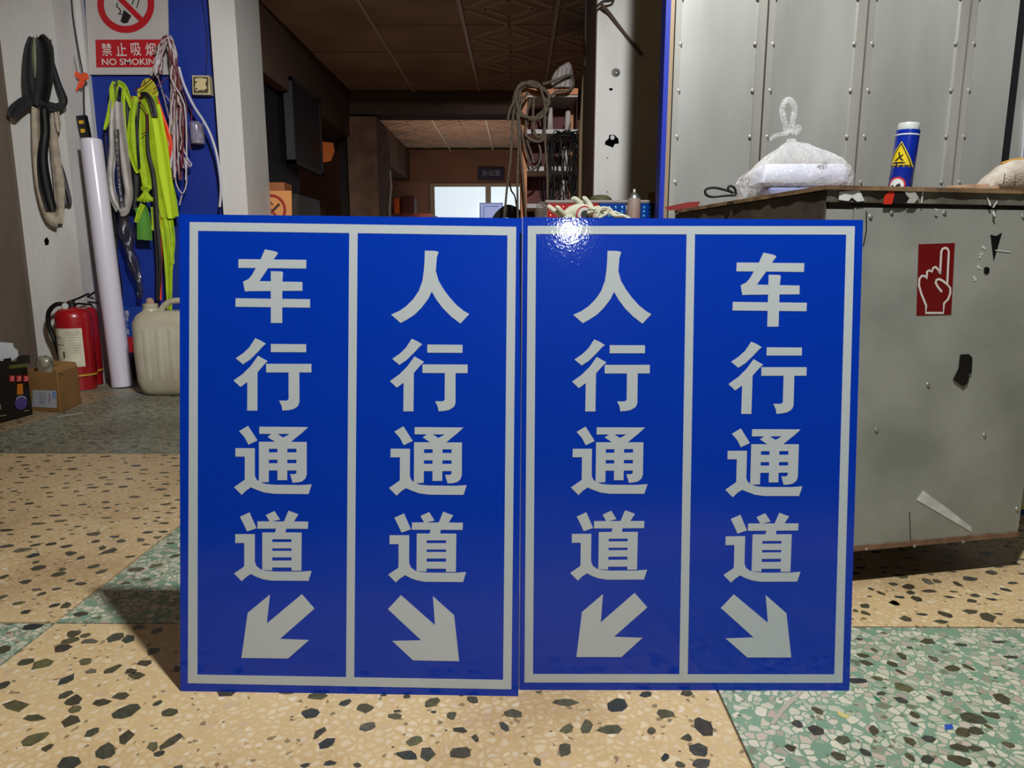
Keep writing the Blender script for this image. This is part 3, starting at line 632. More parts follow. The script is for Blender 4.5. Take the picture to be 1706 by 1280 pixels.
def wrap(g, c, ax, r, zc, a0, poly, t=.0006, sub=1):   # poly in (arc metres, height) wrapped round a cylinder; a0 angle toward viewer
    ax = Vector(ax).normalized(); F = Vector((0, -1, 0)); F = (F-ax*F.dot(ax)).normalized(); S2 = ax.cross(F)*-1
    def pt(u, v, rr): a = a0+u/r; return Vector(c)+ax*(zc+v)+(F*math.cos(a)-S2*math.sin(a))*rr
    n = len(poly); g.add([pt(u, v, r+t) for u, v in poly], [list(range(n))])
def wstroke(g, c, ax, r, zc, a0, pts, w_, t):
    for i in range(len(pts)-1):
        p, q = Vector(pts[i]), Vector(pts[i+1]); d = (q-p)
        if d.length < 1e-7: continue
        d.normalize(); nn = Vector((-d.y, d.x))*w_/2; p = p-d*w_*.3; q = q+d*w_*.3
        m_ = max(1, int((q-p).length/.004))
        for k in range(m_): s0, s1_ = p+(q-p)*k/m_, p+(q-p)*(k+1)/m_; wrap(g, c, ax, r, zc, a0, [s0+nn, s0-nn, s1_-nn, s1_+nn], t)
yel = mat('yellow_print', 'd8c21c', .4); redp = mat('red_print', 'c4322a', .4); whp = mat('white_print', 'cfd6da', .4); blk = mat('black_print', '151515', .5)
def fill_tri(g, c, ax, r, zc, a0, s_, t):
    for k in range(14):
        v0, v1 = s_*k/14, s_*(k+1)/14; h0, h1 = .6*(s_-v0), .6*(s_-v1)
        for j in range(6):
            f0, f1 = -1+j/3, -1+(j+1)/3; wrap(g, c, ax, r, zc-s_*.35, a0, [(h0*f0, v0), (h0*f1, v0), (h1*f1, v1), (h1*f0, v1)], t)
aT = -.88; zt = hgt*.50
g = G(); fill_tri(g, rb, axr, rr_, zt, aT, .058, .0004); g.build('warning_triangle', yel, tube)
g = G(); h_ = .05; wstroke(g, rb, axr, rr_, zt-.0175, aT, [(-.028, 0), (.028, 0), (0, h_), (-.028, 0)], .0022, .0008)
wstroke(g, rb, axr, rr_, zt-.012, aT, [(-.008, .006), (.006, .018)], .003, .0009); wstroke(g, rb, axr, rr_, zt-.012, aT, [(-.002, .024), (.001, .012), (.008, .006)], .003, .0009); wstroke(g, rb, axr, rr_, zt-.012, aT, [(-.012, .001), (.012, .001)], .003, .0009)
g.build('triangle_outline', blk, tube)
g = G(); wstroke(g, rb, axr, rr_, hgt-.027, 0, [(math.cos(0)*0-.06+.006*k, 0) for k in range(21)], .003, .0006); g.build('white_band', whp, tube)
zc2 = .018
g = G()
for k in range(8): wrap(g, rb, axr, rr_, zc2, -.8, [(-.018+.0045*k, -math.sqrt(max(0, .018**2-(-.018+.0045*k)**2))), (-.018+.0045*(k+1), -math.sqrt(max(0, .018**2-(-.018+.0045*(k+1))**2))), (-.018+.0045*(k+1), math.sqrt(max(0, .018**2-(-.018+.0045*(k+1))**2))), (-.018+.0045*k, math.sqrt(max(0, .018**2-(-.018+.0045*k)**2)))], .0004)
g.build('white_disc', whp, tube)
g = G(); wstroke(g, rb, axr, rr_, zc2, -.8, [(.0175*math.cos(a*PI/12), .0175*math.sin(a*PI/12)) for a in range(25)], .0035, .0008); g.build('red_ring', redp, tube)
g = G(); wstroke(g, rb, axr, rr_, zc2, -.8, [(.002, -.002), (.006, .001)], .007, .0009); wstroke(g, rb, axr, rr_, zc2, -.8, [(-.011, -.004), (-.008, -.001)], .005, .0009); g.build('black_figure', blk, tube)
# worn cotton glove
cot = mat('dirty_cotton', 'bdb8ae', .95, col2='94897b', scale=18, detail=5, bump=.8, bscale=160)
gv = thing('work_glove', 'dirty white cotton work glove with ochre cuff edge lying on the cabinet top', 'glove', at(1660, 316, 1.75))
zb = lambda y: y
YG = 1.74
hgl = lambda x, y: at(x, y, YG)
g = G(); rings = []
for (x, ytop, ybot) in ((1634, 309, 317), (1645, 292, 317), (1662, 276, 317), (1680, 268, 317), (1700, 265, 316), (1722, 263, 316)):
    t_, b_ = hgl(x, ytop).z, ZT+.001; c = (t_+b_)/2; h = (t_-b_)/2; xx = hgl(x, 300).x
    rings.append([Vector((xx+.003*noise.noise(Vector((k*.8, x*.1, 0))), YG+.035*math.cos(2*PI*k/20)*(1+.15*noise.noise(Vector((k*.9, x*.05, 2)))), c+h*math.sin(2*PI*k/20)*(1+.08*noise.noise(Vector((k, x*.07, 5)))))) for k in range(20)])
g.loft(rings); g.build('palm', cot, gv, smooth=True)
for k, (x0, x1, y, r, dy) in enumerate(((1566, 1640, 309, .011, -.02), (1582, 1642, 311, .010, .0), (1600, 1642, 310, .011, .02), (1612, 1645, 312, .008, -.035))):
    pa = [Vector((hgl(x0+(x1-x0)*t, y).x, YG+dy, ZT+r*1.02+.004*t)) for t in (0, .08, .35, .65, 1)]
    G().tube(pa, [r*.5, r*.92, r, r, r*1.1], 10).build('finger', mat('grimy_cotton_finger', '9a7f66', .95, col2='7a624d', scale=25, bump=.8, bscale=150), gv, smooth=True)
g = G(); g.tube([hgl(1668, 273), hgl(1685, 267.5), hgl(1706, 264.5), hgl(1722, 263)], .0035, 8, nrm=(0, 0, 1)); g.build('cuff_edge', mat('ochre_cuff', 'b48632', .9), gv, smooth=True)
for x in (1655, 1673, 1690): g = G(); g.tube([hgl(x, 306)-Vector((0, .036, 0)), hgl(x+3, 292)-Vector((0, .034, 0))], .0012, 5); g.build('crease', mat('glove_crease', '6e6253', .9), gv)
# black cable loop on the top's far corner
g = G(); cl = [(1226, 325), (1208, 326), (1186, 328), (1176, 324), (1176, 316), (1190, 313), (1212, 318), (1222, 322), (1213, 316), (1216, 310), (1224, 314), (1226, 324)]
g.tube(pxpath([(x, y, .0) for x, y in cl], 1.86, 4), .0032, 7); o = g.build('cable_loop', black, None, smooth=True, label='looped black braided cable at the far corner of the cabinet top', category='cable')
# red tatter under the far top corner
G().prism([at(x, y, 2.2) for x, y in ((1108, 345), (1146, 337), (1166, 336), (1163, 344), (1146, 349), (1112, 351))], (0, -.003, 0)).build('red_tatter', mat('red_tatter', '7d1f1c', .7), None, label='torn red label at the far end of the cabinet top edge', category='label')

# ------------------------------------------------------------------ workbench (mostly hidden) and things on it
BZ = .86
wb = thing('workbench', 'low grey workbench just showing things above the sign boards', 'bench', (.12, 2.4, 0))
G().box(-.12, .43, 1.95, 2.44, BZ-.03, BZ).build('bench_top', ply, wb)
G().box(-.12, .64, 2.445, 2.95, BZ-.03, BZ).build('bench_top', ply, wb)
for a, b in ((-.09, 1.99), (.40, 1.99), (-.09, 2.91), (.40, 2.91)): G().box(a-.02, a+.02, b-.02, b+.02, 0, BZ-.03).build('leg', dark_metal, wb)
PLB = planeY(2.62)
lbx0, lbx1 = at(903, 345, 2.62).x, at(1098, 345, 2.62).x
zt_, zb_ = at(1000, 333, 2.62).z, BZ
lbar = thing('warning_light_bar', 'grey warning light bar with red and blue lenses behind the boards', 'light bar', ((lbx0+lbx1)/2, 2.66, BZ))
rbox(lbx0+.01, lbx1-.01, 2.62, 2.72, BZ+.001, BZ+.022, .01).build('base', mat('grey_bar_base', '8f9294', .5), lbar, smooth=True)
rbox(lbx0+.01, lbx1-.01, 2.63, 2.71, zt_-.012, zt_, .006).build('top_rail', mat('grey_bar_top', '8a8582', .5), lbar, smooth=True)
def lens(x0, x1, col, name, e):
    m = mat('lens_'+name, col, .18, coat=.5); P = planeY(2.63)
    xa, xb = at(x0, 345, 2.63).x, at(x1, 345, 2.63).x
    o = G().box(xa, xb, 2.63, 2.705, BZ+.022, zt_-.012).build(name, m, lbar)
    md = mat('lens_bead_'+name, e, .15, coat=.6)
    nn = max(2, int((xb-xa)/.022)); 
    for i in range(nn):
        for j in range(4):
            c = Vector((xa+(xb-xa)*(i+.5)/nn, 2.630, BZ+.03+(zt_-.012-BZ-.038)*(j+.5)/4))
            G().lathe(c, [(.006, 0), (.005, .0025), (.001, .004)], 8, (0, -1, 0)).build('bead', md, o, smooth=True)
lens(912, 975, '9c1410', 'red_lens', 'd83a28'); lens(976, 997, '7c1620', 'red_lens', 'a32a2c'); lens(999, 1042, '083a92', 'blue_lens', '2c7fd0'); lens(1048, 1066, '1c2c5c', 'dark_lens', '28427c'); lens(1068, 1089, '0a3f9a', 'blue_lens', '2c7fd0')
for xx, sg in ((lbx0+.014, -1), (lbx1-.014, 1)):
    g = G(); g.lathe((xx, 2.67, BZ+.002), [(.038, 0), (.042, .012), (.040, .07), (.030, zt_-BZ-.006)], 20); g.build('end_cap', mat('clear_end_cap', '8a827c', .12, coat=.5, alpha=.35), lbar, smooth=True)
# spray can
sc = at(1056, 345, 2.35); rc = (at(1067, 345, 2.35).x-at(1045.5, 345, 2.35).x)/2; zt2 = at(1056, 331, 2.35).z; zt3 = at(1056, 320, 2.35).z
can = thing('spray_can', 'plain silver spray can with a pink-stained side, before the light bar', 'spray can', (sc.x, 2.35, BZ))
hh = zt2-BZ
G().lathe((sc.x, 2.35, BZ), [(rc, 0), (rc, hh)], 24, cap=True).build('body', mat('can_paper', 'b9b4b2', .35, metal=.3, col2='a58578', scale=12, stretch=(1, 1, .3)), can, smooth=True)
G().lathe((sc.x, 2.35, BZ), [(rc, hh), (rc*.97, hh+.004), (rc*.6, hh+.016), (rc*.32, hh+.019), (rc*.30, hh+.021)], 24).build('shoulder', steel, can, smooth=True)
G().lathe((sc.x, 2.35, BZ), [(rc*.18, hh+.02), (rc*.18, hh+.028), (rc*.1, hh+.030)], 12).build('nozzle', mat('nozzle_white', 'c9ccca', .4), can, smooth=True)
# white gloves heap
gm = mat('clean_white_glove', 'c9cbbd', .8, col2='b4b9a2', scale=14, bump=.4, bscale=120)
YGl = 2.15
gl1 = thing('leather_glove', 'pale work glove with a red-ringed black badge, lying on the bench', 'glove', at(950, 366, YGl))
def blob(g, pts, Y, thick):   # silhouette path with radii
    g.tube([at(x, y, Y+d) for x, y, r, d in pts], [r*Y/FPX for x, y, r, d in pts], 12)
def gl_(nm, pts, Y=YGl, k=3):
    sp = smoothpath([at(x, y, Y+d) for x, y, r, d in pts], k); rs = []
    for i in range(len(pts)-1):
        for j in range(k): rs.append((pts[i][2]+(pts[i+1][2]-pts[i][2])*j/k)*Y/FPX)
    rs.append(pts[-1][2]*Y/FPX); return sp, rs
def limb(name, parent, pts, m, Y=YGl, k=3):
    sp, rs = gl_(name, pts, Y, k); g = G(); g.tube(sp, rs, 12); return g.build(name, m, parent, smooth=True)
limb('palm', gl1, [(938, 366, 9, 0), (950, 358, 12, 0), (962, 354, 14, 0), (975, 355, 14, 0), (990, 358, 12, 0), (1000, 362, 9, 0)], gm)
limb('finger', gl1, [(912, 343, 2, -.01), (915, 345, 4, -.01), (924, 352, 4.5, -.01), (940, 361, 5, 0)], gm)
limb('finger', gl1, [(926, 344, 2, -.03), (930, 347, 4, -.03), (938, 356, 4.5, -.02), (948, 362, 5, 0)], gm)
limb('finger', gl1, [(952, 333, 2, 0), (957, 331, 4, 0), (966, 338, 4.5, 0), (972, 348, 5, 0)], gm)
limb('finger', gl1, [(970, 330, 2, .01), (974, 331, 4, .01), (982, 341, 4.5, .01), (988, 352, 5, 0)], gm)
limb('thumb', gl1, [(938, 372, 5, -.02), (946, 364, 6, -.02), (956, 362, 6, -.01)], gm)
PGv = planeY(YGl-.028)
g = G(); g.ppoly(PGv, circle_px(974, 357, 14, 28), 0, .0008); g.build('badge_ring', mat('red_badge', 'a92a36', .6), gl1)
g = G(); g.ppoly(PGv, circle_px(974, 357, 11.5, 28), .001, .0008); g.build('badge_field', mat('white_badge', 'c4c4be', .6), gl1)
g = G(); g.ppoly(PGv, circle_px(975, 358, 7.5, 24), .002, .0008); g.build('badge_centre', mat('dark_badge', '26292c', .6), gl1)
cordm = mat('white_cord', 'c3c6b4', .85)
cd = thing('white_cord_hank', 'tangle of white cord lying between the glove and the spray can', 'cord', at(1015, 366, YGl-.05))
rn = random.Random(9)
for k in range(5):
    pts = [(982+rn.uniform(-4, 8), 352+rn.uniform(-4, 10)), (996+rn.uniform(-6, 6), 346+rn.uniform(-3, 8)), (1010+rn.uniform(-4, 6), 350+rn.uniform(-3, 6)), (1024+rn.uniform(-3, 3), 357+rn.uniform(-3, 4)), (1044+rn.uniform(-6, 8), 361+rn.uniform(-3, 4)), (1052, 368)]
    G().tube(pxpath([(x, y, rn.uniform(-.03, .02)) for x, y in pts], YGl-.05, 4), .0038, 7).build('strand', cordm, cd, smooth=True)
g = G(); g.tube(pxpath([(994, 362), (1000, 350), (1006, 346), (1013, 348), (1012, 355), (1004, 360), (998, 364)], YGl-.08, 4), .0038, 7); g.build('strand', cordm, cd, smooth=True)
# cardboard scrap and dome behind the bar
ca, cb_ = at(1080, 322, 2.85), at(1095, 318, 2.85)
G().prism([Vector((ca.x, 2.85, BZ+.0005)), Vector((cb_.x, 2.85, BZ+.0005)), cb_, ca], (0, .01, 0)).build('cardboard_scrap', mat('cardboard_light', 'a98a62', .8), None, label='scrap of tan cardboard behind the light bar end', category='cardboard')
c = at(1000, 345, 2.85); g = G(); g.lathe((c.x, 2.85, BZ+.002), [(.045, 0), (.044, at(1000, 332, 2.85).z-BZ), (.03, at(1000, 327, 2.85).z-BZ), (.005, at(1000, 325.5, 2.85).z-BZ)], 20)
g.build('olive_knob_tin', mat('olive_tin', '5d5e42', .6), None, smooth=True, label='olive green domed tin peeping over the light bar', category='tin')

# ------------------------------------------------------------------ storage rack, ropes, cables
YR = 5.35
orange = mat('orange_rack_paint', 'c8761c', .5, col2='a85f18', scale=10); shelfw = mat('pale_shelf', 'b5afac', .5); maroon = mat('maroon_panel', '643230', .7, col2='4c2422', scale=6)
rk = thing('storage_rack', 'orange and white storage rack against the doorway, hung with ropes', 'rack', (at(915, 200, YR).x, YR+.2, 0))
xr_a, xr_b = at(868, 200, YR).x, at(962, 200, YR).x
z_ = lambda py, Y=YR: at(900, py, Y).z
G().box(xr_a, xr_a+.045, YR, YR+.04, 0, z_(148)).build('post', orange, rk)
G().box(xr_b-.03, xr_b, YR+.36, YR+.4, 0, z_(148)).build('post', orange, rk); G().box(xr_a, xr_a+.04, YR+.36, YR+.4, 0, z_(148)).build('post', orange, rk)
G().box(xr_a-.01, xr_b, YR-.012, YR+.012, z_(158), z_(148)).build('top_beam', orange, rk)
for py, nm in ((158, 'shelf'), (219, 'shelf'), (281, 'shelf'), (343, 'shelf')):
    G().box(xr_a+.046, xr_b, YR+.005, YR+.4, z_(py+3.5), z_(py-3.5)).build(nm, shelfw, rk)
G().box(xr_a+.05, xr_b, YR+.402, YR+.41, .1, z_(150)).build('back_panel', maroon, rk)
G().box(xr_b-.004, xr_b, YR+.02, YR+.355, .1, z_(160)).build('side_panel', maroon, rk)
whb = mat('white_carton', 'bdb3ae', .6, col2='a0948e', scale=8); grp = 'cartons and bottles standing on the rack'
def shelfobj(name, label, cat, x0, x1, yt, yb, m, Y0, D=.12):
    zb2 = z_(yb)
    return rbox(at(x0, 200, Y0).x, at(x1, 200, Y0).x, Y0, Y0+D, zb2+.001, at(900, yt, Y0).z, .015, .006).build(name, m, None, smooth=True, label=label, category=cat)
shelfobj('white_jug', 'white jug standing on the upper rack shelf', 'jug', 941, 952, 184, 215.5, whb, YR+.06)
shelfobj('white_jug', 'pale folded sack beside the ropes on the upper rack shelf', 'sack', 912, 922, 178, 215.5, whb, YR+.10)
shelfobj('shelf_carton', 'pale carton on the middle rack shelf behind the cables', 'carton', 937, 950, 243, 277.5, whb, YR+.08)
shelfobj('shelf_carton', 'white carton low on the rack under the cables', 'carton', 936, 949, 300, 339.5, whb, YR+.08)
# white mask/cap on top
mk = thing('knitted_hat', 'white knitted hat slumped on top of the orange rack', 'hat', at(937, 148, YR))
prof = [(920, 954, 148), (919, 956, 140), (920, 955, 130), (925, 954, 120), (932, 953, 112), (940, 951, 107), (944, 948, 105)]
g = G(); rings = []
for k, (a, b, y) in enumerate(prof):
    xa2, xb2, zz = at(a, 130, YR).x, at(b, 130, YR).x, max(at(937, y, YR).z, z_(148)+.001)
    rings.append([Vector(((xa2+xb2)/2+(xb2-xa2)/2*math.cos(2*PI*i/24)*(1+.07*math.sin(6*2*PI*i/24)), YR+.06*math.sin(2*PI*i/24)*(1-k*.11), zz)) for i in range(24)])
g.loft(rings); g.build('knitted_shell', mat('knit_white', 'b9b0ae', .95, col2='9c9290', scale=30, stretch=(1, 1, .1), bump=.6, bscale=60), mk, smooth=True)
for k in range(4): x = 925+k*8; g = G(); g.tube(pxpath([(x, 146, -.066), (x+2, 130, -.062), (x+5-k, 114, -.04)], YR, 3), .003, 6); g.build('rib', mat('knit_rib', '6d6568', .95), mk, smooth=True)
ropem = mat('dirty_hemp_rope', '75695a', .95, col2='5b5045', scale=60, bump=.6, bscale=300)
rp = thing('rope_coil', 'thick dirty grey-brown rope coiled over the orange rack corner', 'rope', at(885, 160, YR-.12))
rr2 = random.Random(21)
def hank(cx, cy, ax, ay, n, seed, spread):
    q = random.Random(seed); pts = []
    for k in range(n*10):
        a = 2*PI*k/10+.4; s_ = 1+q.uniform(-spread, spread)
        pts.append((cx+ax*s_*math.cos(a)+q.uniform(-1.5, 1.5), cy+ay*s_*math.sin(a)+q.uniform(-1.5, 1.5), -.10+q.uniform(-.05, .05)))
    return pts
G().tube(pxpath(hank(885, 168, 27, 30, 5, 2, .14), YR, 3), .0105, 7).build('coil', ropem, rp, smooth=True)
G().tube(pxpath([(905, 140, -.1), (925, 134, -.12), (945, 126, -.1), (953, 128, -.05), (955, 142, -.03), (946, 152, -.06), (930, 152, -.08), (918, 160, -.1), (908, 172, -.1)], YR, 4), .010, 7).build('loose_turn', ropem, rp, smooth=True)
for k, pts in enumerate((
    [(872, 160), (858, 178), (853, 215), (851, 262), (845, 310), (840, 365)], [(868, 150), (862, 190), (864, 240), (862, 300), (863, 368)],
    [(880, 152), (866, 182), (866, 232), (870, 280), (874, 330), (877, 368)], [(898, 140), (908, 175), (908, 230), (912, 290), (912, 362)],
    [(884, 165), (878, 190), (876, 225), (886, 258), (889, 272)], [(890, 160), (888, 205), (895, 228), (905, 222), (907, 200)],
    [(876, 225), (884, 232), (898, 236), (906, 226), (907, 180)], [(862, 160), (850, 182), (846, 200)],
    [(897, 236), (901, 258), (896, 276), (884, 285)], [(868, 210), (872, 235), (880, 262), (884, 272)])):
    G().tube(pxpath([(x, y, -.10-.02*(k % 4)) for x, y in pts], YR, 4), .0085, 7).build('hanging_strand', ropem, rp, smooth=True)
cbm = mat('black_cable', '0a0a0b', .55)
cb = thing('cable_bundle', 'tangled bundle of thin black cables hanging beside the white pillar', 'cables', at(950, 222, YR-.12))
q = random.Random(4)
for k in range(30):
    x0 = 940+q.uniform(-6, 16); x1 = 935+q.uniform(-22, 38)
    pts = [(x0, 226+q.uniform(-4, 4)), (x0+(x1-x0)*.6+q.uniform(-5, 5), 221+q.uniform(-3, 8)), (x1, 250+q.uniform(-8, 8)), (x1+q.uniform(-5, 5), 285), (x1+q.uniform(-7, 7), 320+q.uniform(-15, 15))]
    if k % 3 == 0: pts += [(x1-12, 330), (x1-14, 300)]
    G().tube(pxpath([(x, y, -.12+q.uniform(-.05, .05)) for x, y in pts], YR, 4), .0045, 6).build('cable', cbm, cb, smooth=True)
G().tube(pxpath([(938, 240, -.1), (934, 230, -.1), (945, 222, -.1), (950, 208, -.1), (951, 205, -.1)], YR, 4), .005, 6).build('hook', dark_metal, cb, smooth=True)
# pole and pipes in the doorway reveal
G().tube([at(974, 118, 5.12), at(968, 226, 5.12)+Vector((0, 0, 0)), Vector((at(968, 226, 5.12).x, 5.12, 0))], .014, 8).build('wooden_pole', mat('pale_wood_pole', '7a6a4e', .8), None, label='pale wooden pole standing in the doorway behind the cables', category='pole')
g = G(); g.tube([at(978, -60, 4.95), at(976, 60, 4.95), at(979, 90, 4.95), at(974, 110, 4.95)], .012, 8); g.build('wall_conduit', mat('rusty_conduit', '2d2520', .7), None, label='dark conduit high on the doorway reveal', category='conduit')
# items beyond: dark column, cabinets, small things
G().box(at(579, 250, 7.4).x, at(628, 250, 7.4).x, 7.4, 8.15, 0, at(600, 194, 7.4).z).build('pillar_hall', mat('grimy_pillar', '8a6c5a', .8, col2='6a5040', scale=6, bump=.5), kind='structure')
G().box(at(566, 250, 7.6).x, at(580, 250, 7.6).x, 7.55, 8.15, 0, at(600, 196, 7.5).z).build('trim_5', mat('dark_timber', '241a15', .7), kind='structure')
G().box(-2.0, -1.80, 4.72, 5.9, 0, 2.0).build('wall_side', mat('blue_black_board', '10131a', .6), kind='structure')
bd = thing('framed_board', 'grey framed notice board hung high on the dark side wall of the hall', 'notice board', (-1.76, 6.1, at(495, 280, 5.35).z))
xbd = -1.70
z0b, z1b = at(495, 268, 5.35).z, at(495, 118, 5.35).z
G().box(xbd-.06, xbd-.005, 5.52, 6.25, z0b+.03, z1b-.03).build('face', mat('grey_blue_face', '15171d', .6), bd)
fr = mat('grey_frame', '2a2b30', .6)
for (a, b, c_, d) in ((5.50, 5.53, z0b, z1b), (6.24, 6.28, z0b, z1b), (5.50, 6.28, z0b, z0b+.03), (5.50, 6.28, z1b-.03, z1b)):
    G().box(xbd-.065, xbd, a, b, c_, d).build('frame_bar', fr, bd)
G().prism([at(x, y, 6.3) for x, y in ((536, 236), (555, 238), (557, 252), (551, 268), (538, 271))], (0, .01, 0)).build('orange_rag', mat('orange_rag', 'c0601e', .8), None, label='orange rag hanging beside the dark hall pillar', category='rag')
lc = thing('low_dark_cabinet', 'low dark cabinet inside the doorway behind the amber sign', 'cabinet', (-1.6, 4.95, 0))
zlc = at(450, 320, 4.6).z
G().box(-1.79, -1.46, 4.75, 5.25, 0, zlc).build('body', mat('dark_cabinet', '1a1614', .5), lc)
G().box(-1.78, -1.47, 4.738, 4.75, .05, zlc-.03).build('door', mat('dark_cabinet_door', '241d19', .5), lc)
ns = planeY(4.72)
def nosmoke(P, cx, cy, r, wpx, parent, mr_, mb, h=.001):
    g = G(); stroke(g, P, circle_px(cx, cy, r, 40), wpx, h, .0006, True); g.build('red_ring', mr_, parent)
    g = G(); a = R(45); stroke(g, P, [(cx-r*math.cos(a), cy-r*math.sin(a)), (cx+r*math.cos(a), cy+r*math.sin(a))], wpx*.8, h+.0009, .0006); g.build('red_slash', mr_, parent)
sg = thing('no_smoking_sign', 'small square no smoking sign coloured amber as if lit, inside the doorway', 'sign', ns.hit(451, 372))
G().ppoly(ns, [(415, 318), (486, 318), (487, 385), (417, 385)], 0, .004).build('plate', mat('amber_lit_plate', 'c98a4e', .5), sg)  # amber light is put into the plate colour, on top of amber_lamp
nosmoke(ns, 451, 350, 24, 4.5, sg, mat('sign_dark_red', '8e1f16', .5), blk, .005)
g = G(); stroke(g, ns, [(444, 362), (466, 340)], 4, .0045, .0005); stroke(g, ns, [(441, 352), (444, 342), (452, 338), (455, 342)], 2.5, .0046, .0005); g.build('cigarette', mat('sign_black', '3a1c12', .5), sg)
G().box(*(lambda p, q: (p.x, q.x))(at(447, 310, 4.85), at(478, 310, 4.85)), 4.80, 4.95, zlc+.0005, at(460, 304, 4.80).z).build('small_carton', mat('amber_carton', '9a5a2e', .7), None, label='small brown carton on the low dark cabinet above the amber sign', category='carton')
# far items
YF = 10.6
for (x0, x1, yt, lab, col) in ((655, 665, 330, 'orange canister standing at the far wall beside a dark red box', 'b5531a'), (668, 690, 326, 'dark red-brown box standing against the far wall', '4a2018')):
    rbox(at(x0, 340, YF).x, at(x1, 340, YF).x, YF, YF+.3, 0, at(x0, yt, YF).z, .02).build('canister' if 'can' in lab else 'box', mat('far_'+col, col, .6), None, smooth=True, label=lab, category='canister' if 'canister' in lab else 'box')
tb = thing('red_topped_table', 'red-topped table standing low along the far wall', 'table', (-1.5, 9.5, 0)); zz = at(690, 356, 9.2).z
G().box(-2.0, -1.12, 9.2, 9.9, zz-.05, zz).build('table_top', mat('red_top', '5a1612', .6), tb)
for a in (-1.95, -1.2):
    for b in (9.25, 9.85): G().box(a, a+.05, b-.04, b+.01, 0, zz-.05).build('leg', dark_metal, tb)
G().tube([at(650, 285, 7.35), at(652, 310, 7.35), at(649, 345, 7.35), Vector((at(650, 372, 7.35).x, 7.35, 0))], .011, 7).build('white_pipe', mat('white_pipe', 'a8a09a', .5), None, smooth=True, label='thin white pipe running up the edge of the hall pillar', category='pipe')
# office window
YO = 11.38
wf = mat('tan_window_frame', '8e8170', .5); pane = mat('lit_frosted_pane', 'dfe8f0', .3, emit='c9dbe6', es=.95)
def oz(py): return at(760, py, YO).z
def ox(px): return at(px, 330, YO).x
win = G().box(ox(717), ox(872), YO-.03, YO+.01, oz(311.5), oz(306)).build('window_1', wf, kind='structure')
for a, b in ((717, 724.5), (809, 818), (866, 872)): G().box(ox(a), ox(b), YO-.04, YO+.01, .9, oz(309)).build('window_frame', wf, win)
G().box(ox(718), ox(871), YO-.035, YO+.01, .86, .93).build('window_sill', wf, win)
for a, b in ((724.5, 809), (818, 866)): G().box(ox(a), ox(b), YO-.005, YO+.005, .93, oz(310)).build('pane', pane, win)
PO = planeY(YO-.05); op = thing('window_notice', 'pale blue framed notice on the lit office window', 'notice', PO.hit(815, 375))
G().ppoly(PO, [(799, 338), (838, 338), (838, 380), (799, 380)], 0, .004).build('sheet', mat('notice_pale_glow', 'b8c8ee', .5, emit='8fa4e6', es=.5), op)  # sheet emits by itself so it looks backlit by the pane
g = G(); stroke(g, PO, [(800, 379), (800, 339), (837, 339), (837, 379)], 1.6, .005, .002); stroke(g, PO, [(806, 376), (806, 344), (831, 344)], 1.1, .005, .002); g.build('blue_border', mat('notice_border', '4056b8', .5), op)
POs = planeY(YO-.02); os_ = thing('office_sign', 'small dark blue office nameplate above the lit window', 'sign', POs.hit(818, 300))
G().ppoly(POs, [(796, 279), (840, 280), (840, 301), (796, 300)], 0, .01).build('plate', mat('navy_plate', '161c48', .5), os_)
lettering(POs, '办公室', 803, 283.5, 834, 293.5, mat('nameplate_text', '8d8fae', .5), os_, .0115, .012)
# dark hanging bag beside window
bgk = thing('dark_sack', 'dark grey sack slumped before the office window beside the rope', 'sack', at(845, 370, 6.6))
limb('sack_body', bgk, [(822, 366, 3, 0), (832, 358, 7, 0), (846, 352, 11, 0), (858, 356, 10, 0), (866, 366, 8, 0)], mat('dark_sack', '2e2c2a', .9, col2='4a4742', scale=9, bump=.7), 6.6)
limb('cord', bgk, [(849, 305, 1.2, 0), (852, 318, 1.3, 0), (858, 328, 1.2, 0), (861, 350, 1.2, 0)], cbm, 6.6)
sdt = thing('side_table', 'dark side table under the grey sack in the hall', 'table', (at(845, 370, 6.65).x, 6.65, 0)); zz = at(845, 366, 6.6).z
G().box(at(800, 370, 6.6).x, at(880, 370, 6.6).x, 6.4, 6.9, zz-.08, zz-.04).build('table_top', dark_metal, sdt)
for a in (805, 874): G().box(at(a, 370, 6.6).x, at(a, 370, 6.6).x+.03, 6.6, 6.63, 0, zz-.08).build('leg', dark_metal, sdt)

# ------------------------------------------------------------------ things on the white pillar at the right
PR = planeY(YJ)
def hole(name, label, cat, cx, cy, r, m, seed, k=9):
    q = random.Random(seed); G().ppoly(PR, [(cx+r*q.uniform(.6, 1.3)*math.cos(2*PI*i/k), cy+r*q.uniform(.5, 1.1)*math.sin(2*PI*i/k)) for i in range(k)], .0005, .002).build(name, m, None, label=label, category=cat)
hole('plaster_hole', 'small round black hole in the white pillar between the bolt and the large hole', 'hole', 1018, 149, 3.2, pit, 3)
hb = thing('plaster_hole', 'ragged dark hole with a pale pipe end, low on the white pillar', 'hole', PR.hit(1019, 240))
G().ppoly(PR, [(1008, 236), (1014, 231), (1015, 225), (1024, 225), (1030, 231), (1031, 239), (1024, 240), (1021, 246), (1014, 243), (1008, 241)], .0005, .002).build('dark_opening', pit, hb)
c = PR.hit(1020, 230); G().lathe(c, [(.013, 0), (.013, .012), (.009, .013)], 14, (0, -1, 0)).build('pipe_end', mat('pale_pipe', 'a7aaa6', .5), hb, smooth=True)
bt = thing('wall_bolt', 'bright bolt head in a sooty ring, high on the white pillar', 'bolt', PR.hit(1026, 127))
G().ppoly(PR, circle_px(1026, 121, 7.5, 20), .0004, .0015).build('soot_ring', mat('soot_grey', '6a6a68', .8), bt)
G().lathe(PR.hit(1027, 122), [(.014, 0), (.013, .01), (.005, .014), (.001, .015)], 16, (0, -1, 0)).build('bolt_head', steel, bt, smooth=True)
